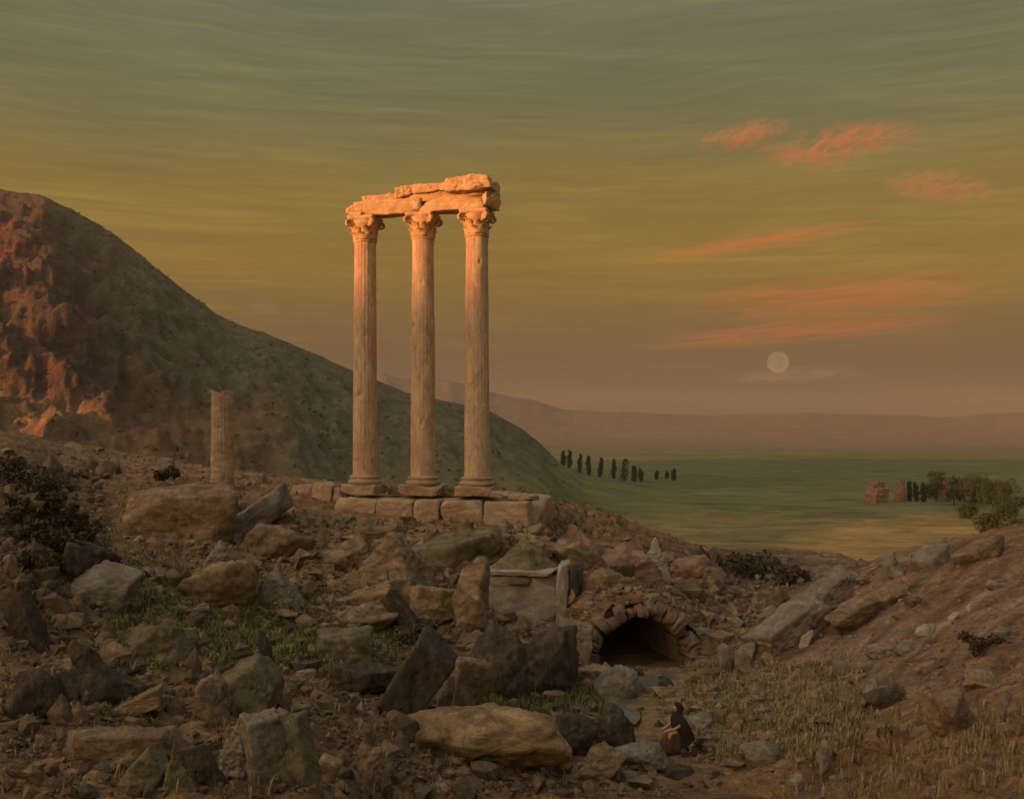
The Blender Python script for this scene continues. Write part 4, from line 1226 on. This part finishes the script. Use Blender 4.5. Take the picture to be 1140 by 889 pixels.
def cloud_mat(name, col, dens, streak, thr, fine, fil=False):
    m = bpy.data.materials.new(name); m.use_nodes = True; t = NT(m.node_tree)
    t.n.remove(t.n['Principled BSDF']); out = t.n['Material Output']
    co = t.new('ShaderNodeTexCoord').outputs['Object']
    ln = t.new('ShaderNodeVectorMath', {0: co}, operation='LENGTH').outputs['Value']
    fall = t.new('ShaderNodeMapRange', {'Value': ln, 1: 1.0, 2: .25, 3: 0., 4: 1.}).outputs[0]
    rnd = t.new('ShaderNodeObjectInfo').outputs['Random']
    v = t.new('ShaderNodeVectorMath', {0: t.mapping(co, streak), 1: t.new('ShaderNodeCombineXYZ', {'X': t.math('MULTIPLY', rnd, 40.), 'Y': 0., 'Z': rnd}).outputs[0]}, operation='ADD').outputs[0]
    n = t.noise(v, 1.6, 7, .62, fine)
    if fil:      # curling filaments
        fa = t.math('ABSOLUTE', t.math('SUBTRACT', n, .5))
        f0 = t.math('ADD', t.ramp(fa, [(0., 1), (.028, .30), (.065, 0)]), t.math('MULTIPLY', t.ramp(t.noise(v, 1.1, 5, .6, 1.), [(.53, 0), (.66, 1)]), .5))
    else:
        f0 = t.ramp(n, [(thr, 0), (thr + .15, 1)])
    f = t.math('MULTIPLY', f0, fall)
    d = t.math('MULTIPLY', f, dens)
    pv = t.new('ShaderNodeVolumePrincipled', {'Color': (*col, 1), 'Density': d, 'Anisotropy': 0.0})
    t.l.new(pv.outputs[0], out.inputs['Volume'])
    return m


M['cloud_red'] = cloud_mat('red_cloud', (1.0, .33, .24), .0076, (1.5, .25, .9), .49, 1.0, True)
M['cloud_mauve'] = cloud_mat('mauve_cloud', (.80, .38, .30), .0075, (2.2, .3, 1.3), .44, 1.4)
M['cloud_thin'] = cloud_mat('thin_red_cloud', (.95, .31, .20), .0036, (1.2, .3, 2.4), .40, 1.3)
M['cloud_grey'] = cloud_mat('grey_cloud', (.42, .42, .40), .006, (2.5, .5, 2), .40, .8)


def cloud(px, py, wpx, hpx, roll, mat, label, Y=4200):
    c = at(px, py, Y); s = Y / F
    V, Fc = ico(3)
    o = obj('cloud', V, Fc, M[mat]); o.location = c
    o.scale = (wpx / 2 * s, min(wpx * s * .25, 140), hpx / 2 * s); o.rotation_euler = (0, R(roll), 0)
    tag(o, label, 'cloud')


cloud(828, 150, 120, 34, -12, 'cloud_red', 'small pale red wisp at the left end of the upper cloud')
cloud(892, 176, 120, 26, 12, 'cloud_red', 'pale pink wisp hanging below the upper red cloud')
cloud(945, 158, 190, 46, -7, 'cloud_red', 'brightest ragged red cloud high in the right of the sky')
cloud(1048, 208, 140, 40, 6, 'cloud_mauve', 'mauve pink puffy cloud near the right edge of the sky')
cloud(850, 268, 290, 22, -9, 'cloud_thin', 'faint brownish streak of cloud under the mauve cloud')
cloud(940, 330, 400, 56, -4, 'cloud_thin', 'broad red cloud band low in the sky above the moon')
cloud(895, 368, 400, 32, -5, 'cloud_thin', 'thin red cloud streak just above the moon')
cloud(880, 418, 190, 22, -2, 'cloud_grey', 'thin dull streak of haze across the lower edge of the moon')
cloud(296, 341, 46, 22, 8, 'cloud_grey', 'small blue grey wisp left of the tall columns')

# ------------------------------------------------------------------ haze
V = np.array([(x, y, z) for z in (-75, 215) for y in (-7300, 7300) for x in (-7300, 7300)], float)
Fc = [[0, 2, 3, 1], [4, 5, 7, 6], [0, 1, 5, 4], [2, 6, 7, 3], [0, 4, 6, 2], [1, 3, 7, 5]]
m = bpy.data.materials.new('evening_haze'); m.use_nodes = True; t = NT(m.node_tree); t.n.remove(t.n['Principled BSDF'])
pv = t.new('ShaderNodeVolumePrincipled', {'Color': (.425, .385, .33, 1), 'Density': 1.65e-4, 'Anisotropy': 0.0}); t.l.new(pv.outputs[0], t.n['Material Output'].inputs['Volume'])
hb_ = obj('haze', V, Fc, None, None, False); hb_.data.materials.append(m); hb_['kind'] = 'stuff'

# ------------------------------------------------------------------ sky, sun, camera
w = bpy.data.worlds.new('World'); SC.world = w; w.use_nodes = True
t = NT(w.node_tree); t.n.clear(); out = t.new('ShaderNodeOutputWorld')
SUN_ROT = math.atan2(SUN_AZ[0], SUN_AZ[1])
sky = t.new('ShaderNodeTexSky'); sky.sky_type = 'NISHITA'; sky.sun_disc = False; sky.sun_elevation = R(SUN_EL); sky.sun_rotation = SUN_ROT; sky.dust_density = 4; sky.air_density = 1.6
gen = t.new('ShaderNodeTexCoord').outputs['Generated']
sep = t.new('ShaderNodeSeparateXYZ', {0: gen})
strk = t.noise(t.mapping(gen, (1.6, 1.6, 17)), 1.5, 7, .62, 1.3)
strk2 = t.noise(t.mapping(gen, (2.2, 2.2, 60)), 2.2, 6, .7, .9)
wob = t.math('MULTIPLY', t.math('SUBTRACT', t.noise(gen, 2.2, 3, .5), .5), .07)
el = t.math('ADD', sep.outputs[2], wob)
L = lambda r_, g_, b_: tuple(((c / 255 + .055) / 1.055) ** 2.4 for c in (r_, g_, b_))
grad = t.ramp(el, [(.0, L(74, 62, 48)), (.045, L(81, 67, 50)), (.085, L(100, 79, 46)), (.15, L(126, 98, 42)), (.225, L(119, 100, 49)), (.285, L(101, 97, 63)), (.36, L(93, 96, 72)), (.52, L(112, 118, 104)), (.75, L(142, 152, 160)), (1, L(146, 160, 178))])
warpd = t.new('ShaderNodeVectorMath', {0: gen, 1: t.new('ShaderNodeVectorMath', {0: t.noise(gen, 5., 3, .5, 0, 1), 1: (.10, .10, .045)}, operation='MULTIPLY').outputs[0]}, operation='ADD').outputs[0]
strk3 = t.noise(t.mapping(warpd, (2.6, 2.6, 150)), 2.0, 8, .72, .3)
val = t.math('ADD', t.math('ADD', t.math('MULTIPLY', strk, .36), t.math('MULTIPLY', strk2, .26)), t.math('MULTIPLY', strk3, .38))
tone = t.ramp(val, [(.36, (.80, .80, .83)), (.5, (1, 1, 1)), (.63, (1.34, 1.26, 1.04))])
skc = t.mix(1., grad, tone, 'MULTIPLY')
# the western half glows warm around the setting sun
sd = Vector((SUN_AZ[0] * math.cos(R(SUN_EL)), SUN_AZ[1] * math.cos(R(SUN_EL)), math.sin(R(SUN_EL))))
dt = t.new('ShaderNodeVectorMath', {0: gen, 1: sd}, operation='DOT_PRODUCT').outputs['Value']
glow = t.ramp(dt, [(-.05, (0, 0, 0)), (.45, (.28, .225, .165)), (.8, (.82, .60, .39)), (1, (2.3, 1.5, .85))])
skc = t.mix(1., skc, glow, 'ADD')
bg1 = t.new('ShaderNodeBackground', {'Color': sky.outputs[0], 'Strength': .05})
bg2 = t.new('ShaderNodeBackground', {'Color': skc, 'Strength': .90})
mx = t.new('ShaderNodeMixShader', {0: .93, 1: bg1.outputs[0], 2: bg2.outputs[0]})
t.l.new(mx.outputs[0], out.inputs[0])

ld = bpy.data.lights.new('sun', 'SUN'); ld.energy = 5.0; ld.angle = R(1.0); ld.color = (1, .43, .145)
lo = bpy.data.objects.new('sun', ld); C.objects.link(lo)
lo.rotation_euler = sd.to_track_quat('Z', 'Y').to_euler()

cd = bpy.data.cameras.new('camera'); co_ = bpy.data.objects.new('camera', cd); C.objects.link(co_)
co_.rotation_euler = (PI / 2, 0, 0); cd.sensor_width = 36; cd.lens = 36; cd.shift_y = (HZ - 444.5) / 1140; cd.clip_start = .1; cd.clip_end = 80000
SC.camera = co_
SC.view_settings.view_transform = 'Standard'; SC.view_settings.look = 'None'; SC.view_settings.exposure = .58; SC.view_settings.gamma = 1
SC.render.engine = 'CYCLES'
SC.cycles.use_denoising = True
SC.cycles.max_bounces = 6; SC.cycles.diffuse_bounces = 3; SC.cycles.volume_bounces = 0; SC.cycles.volume_max_steps = 128; SC.cycles.volume_step_rate = .45
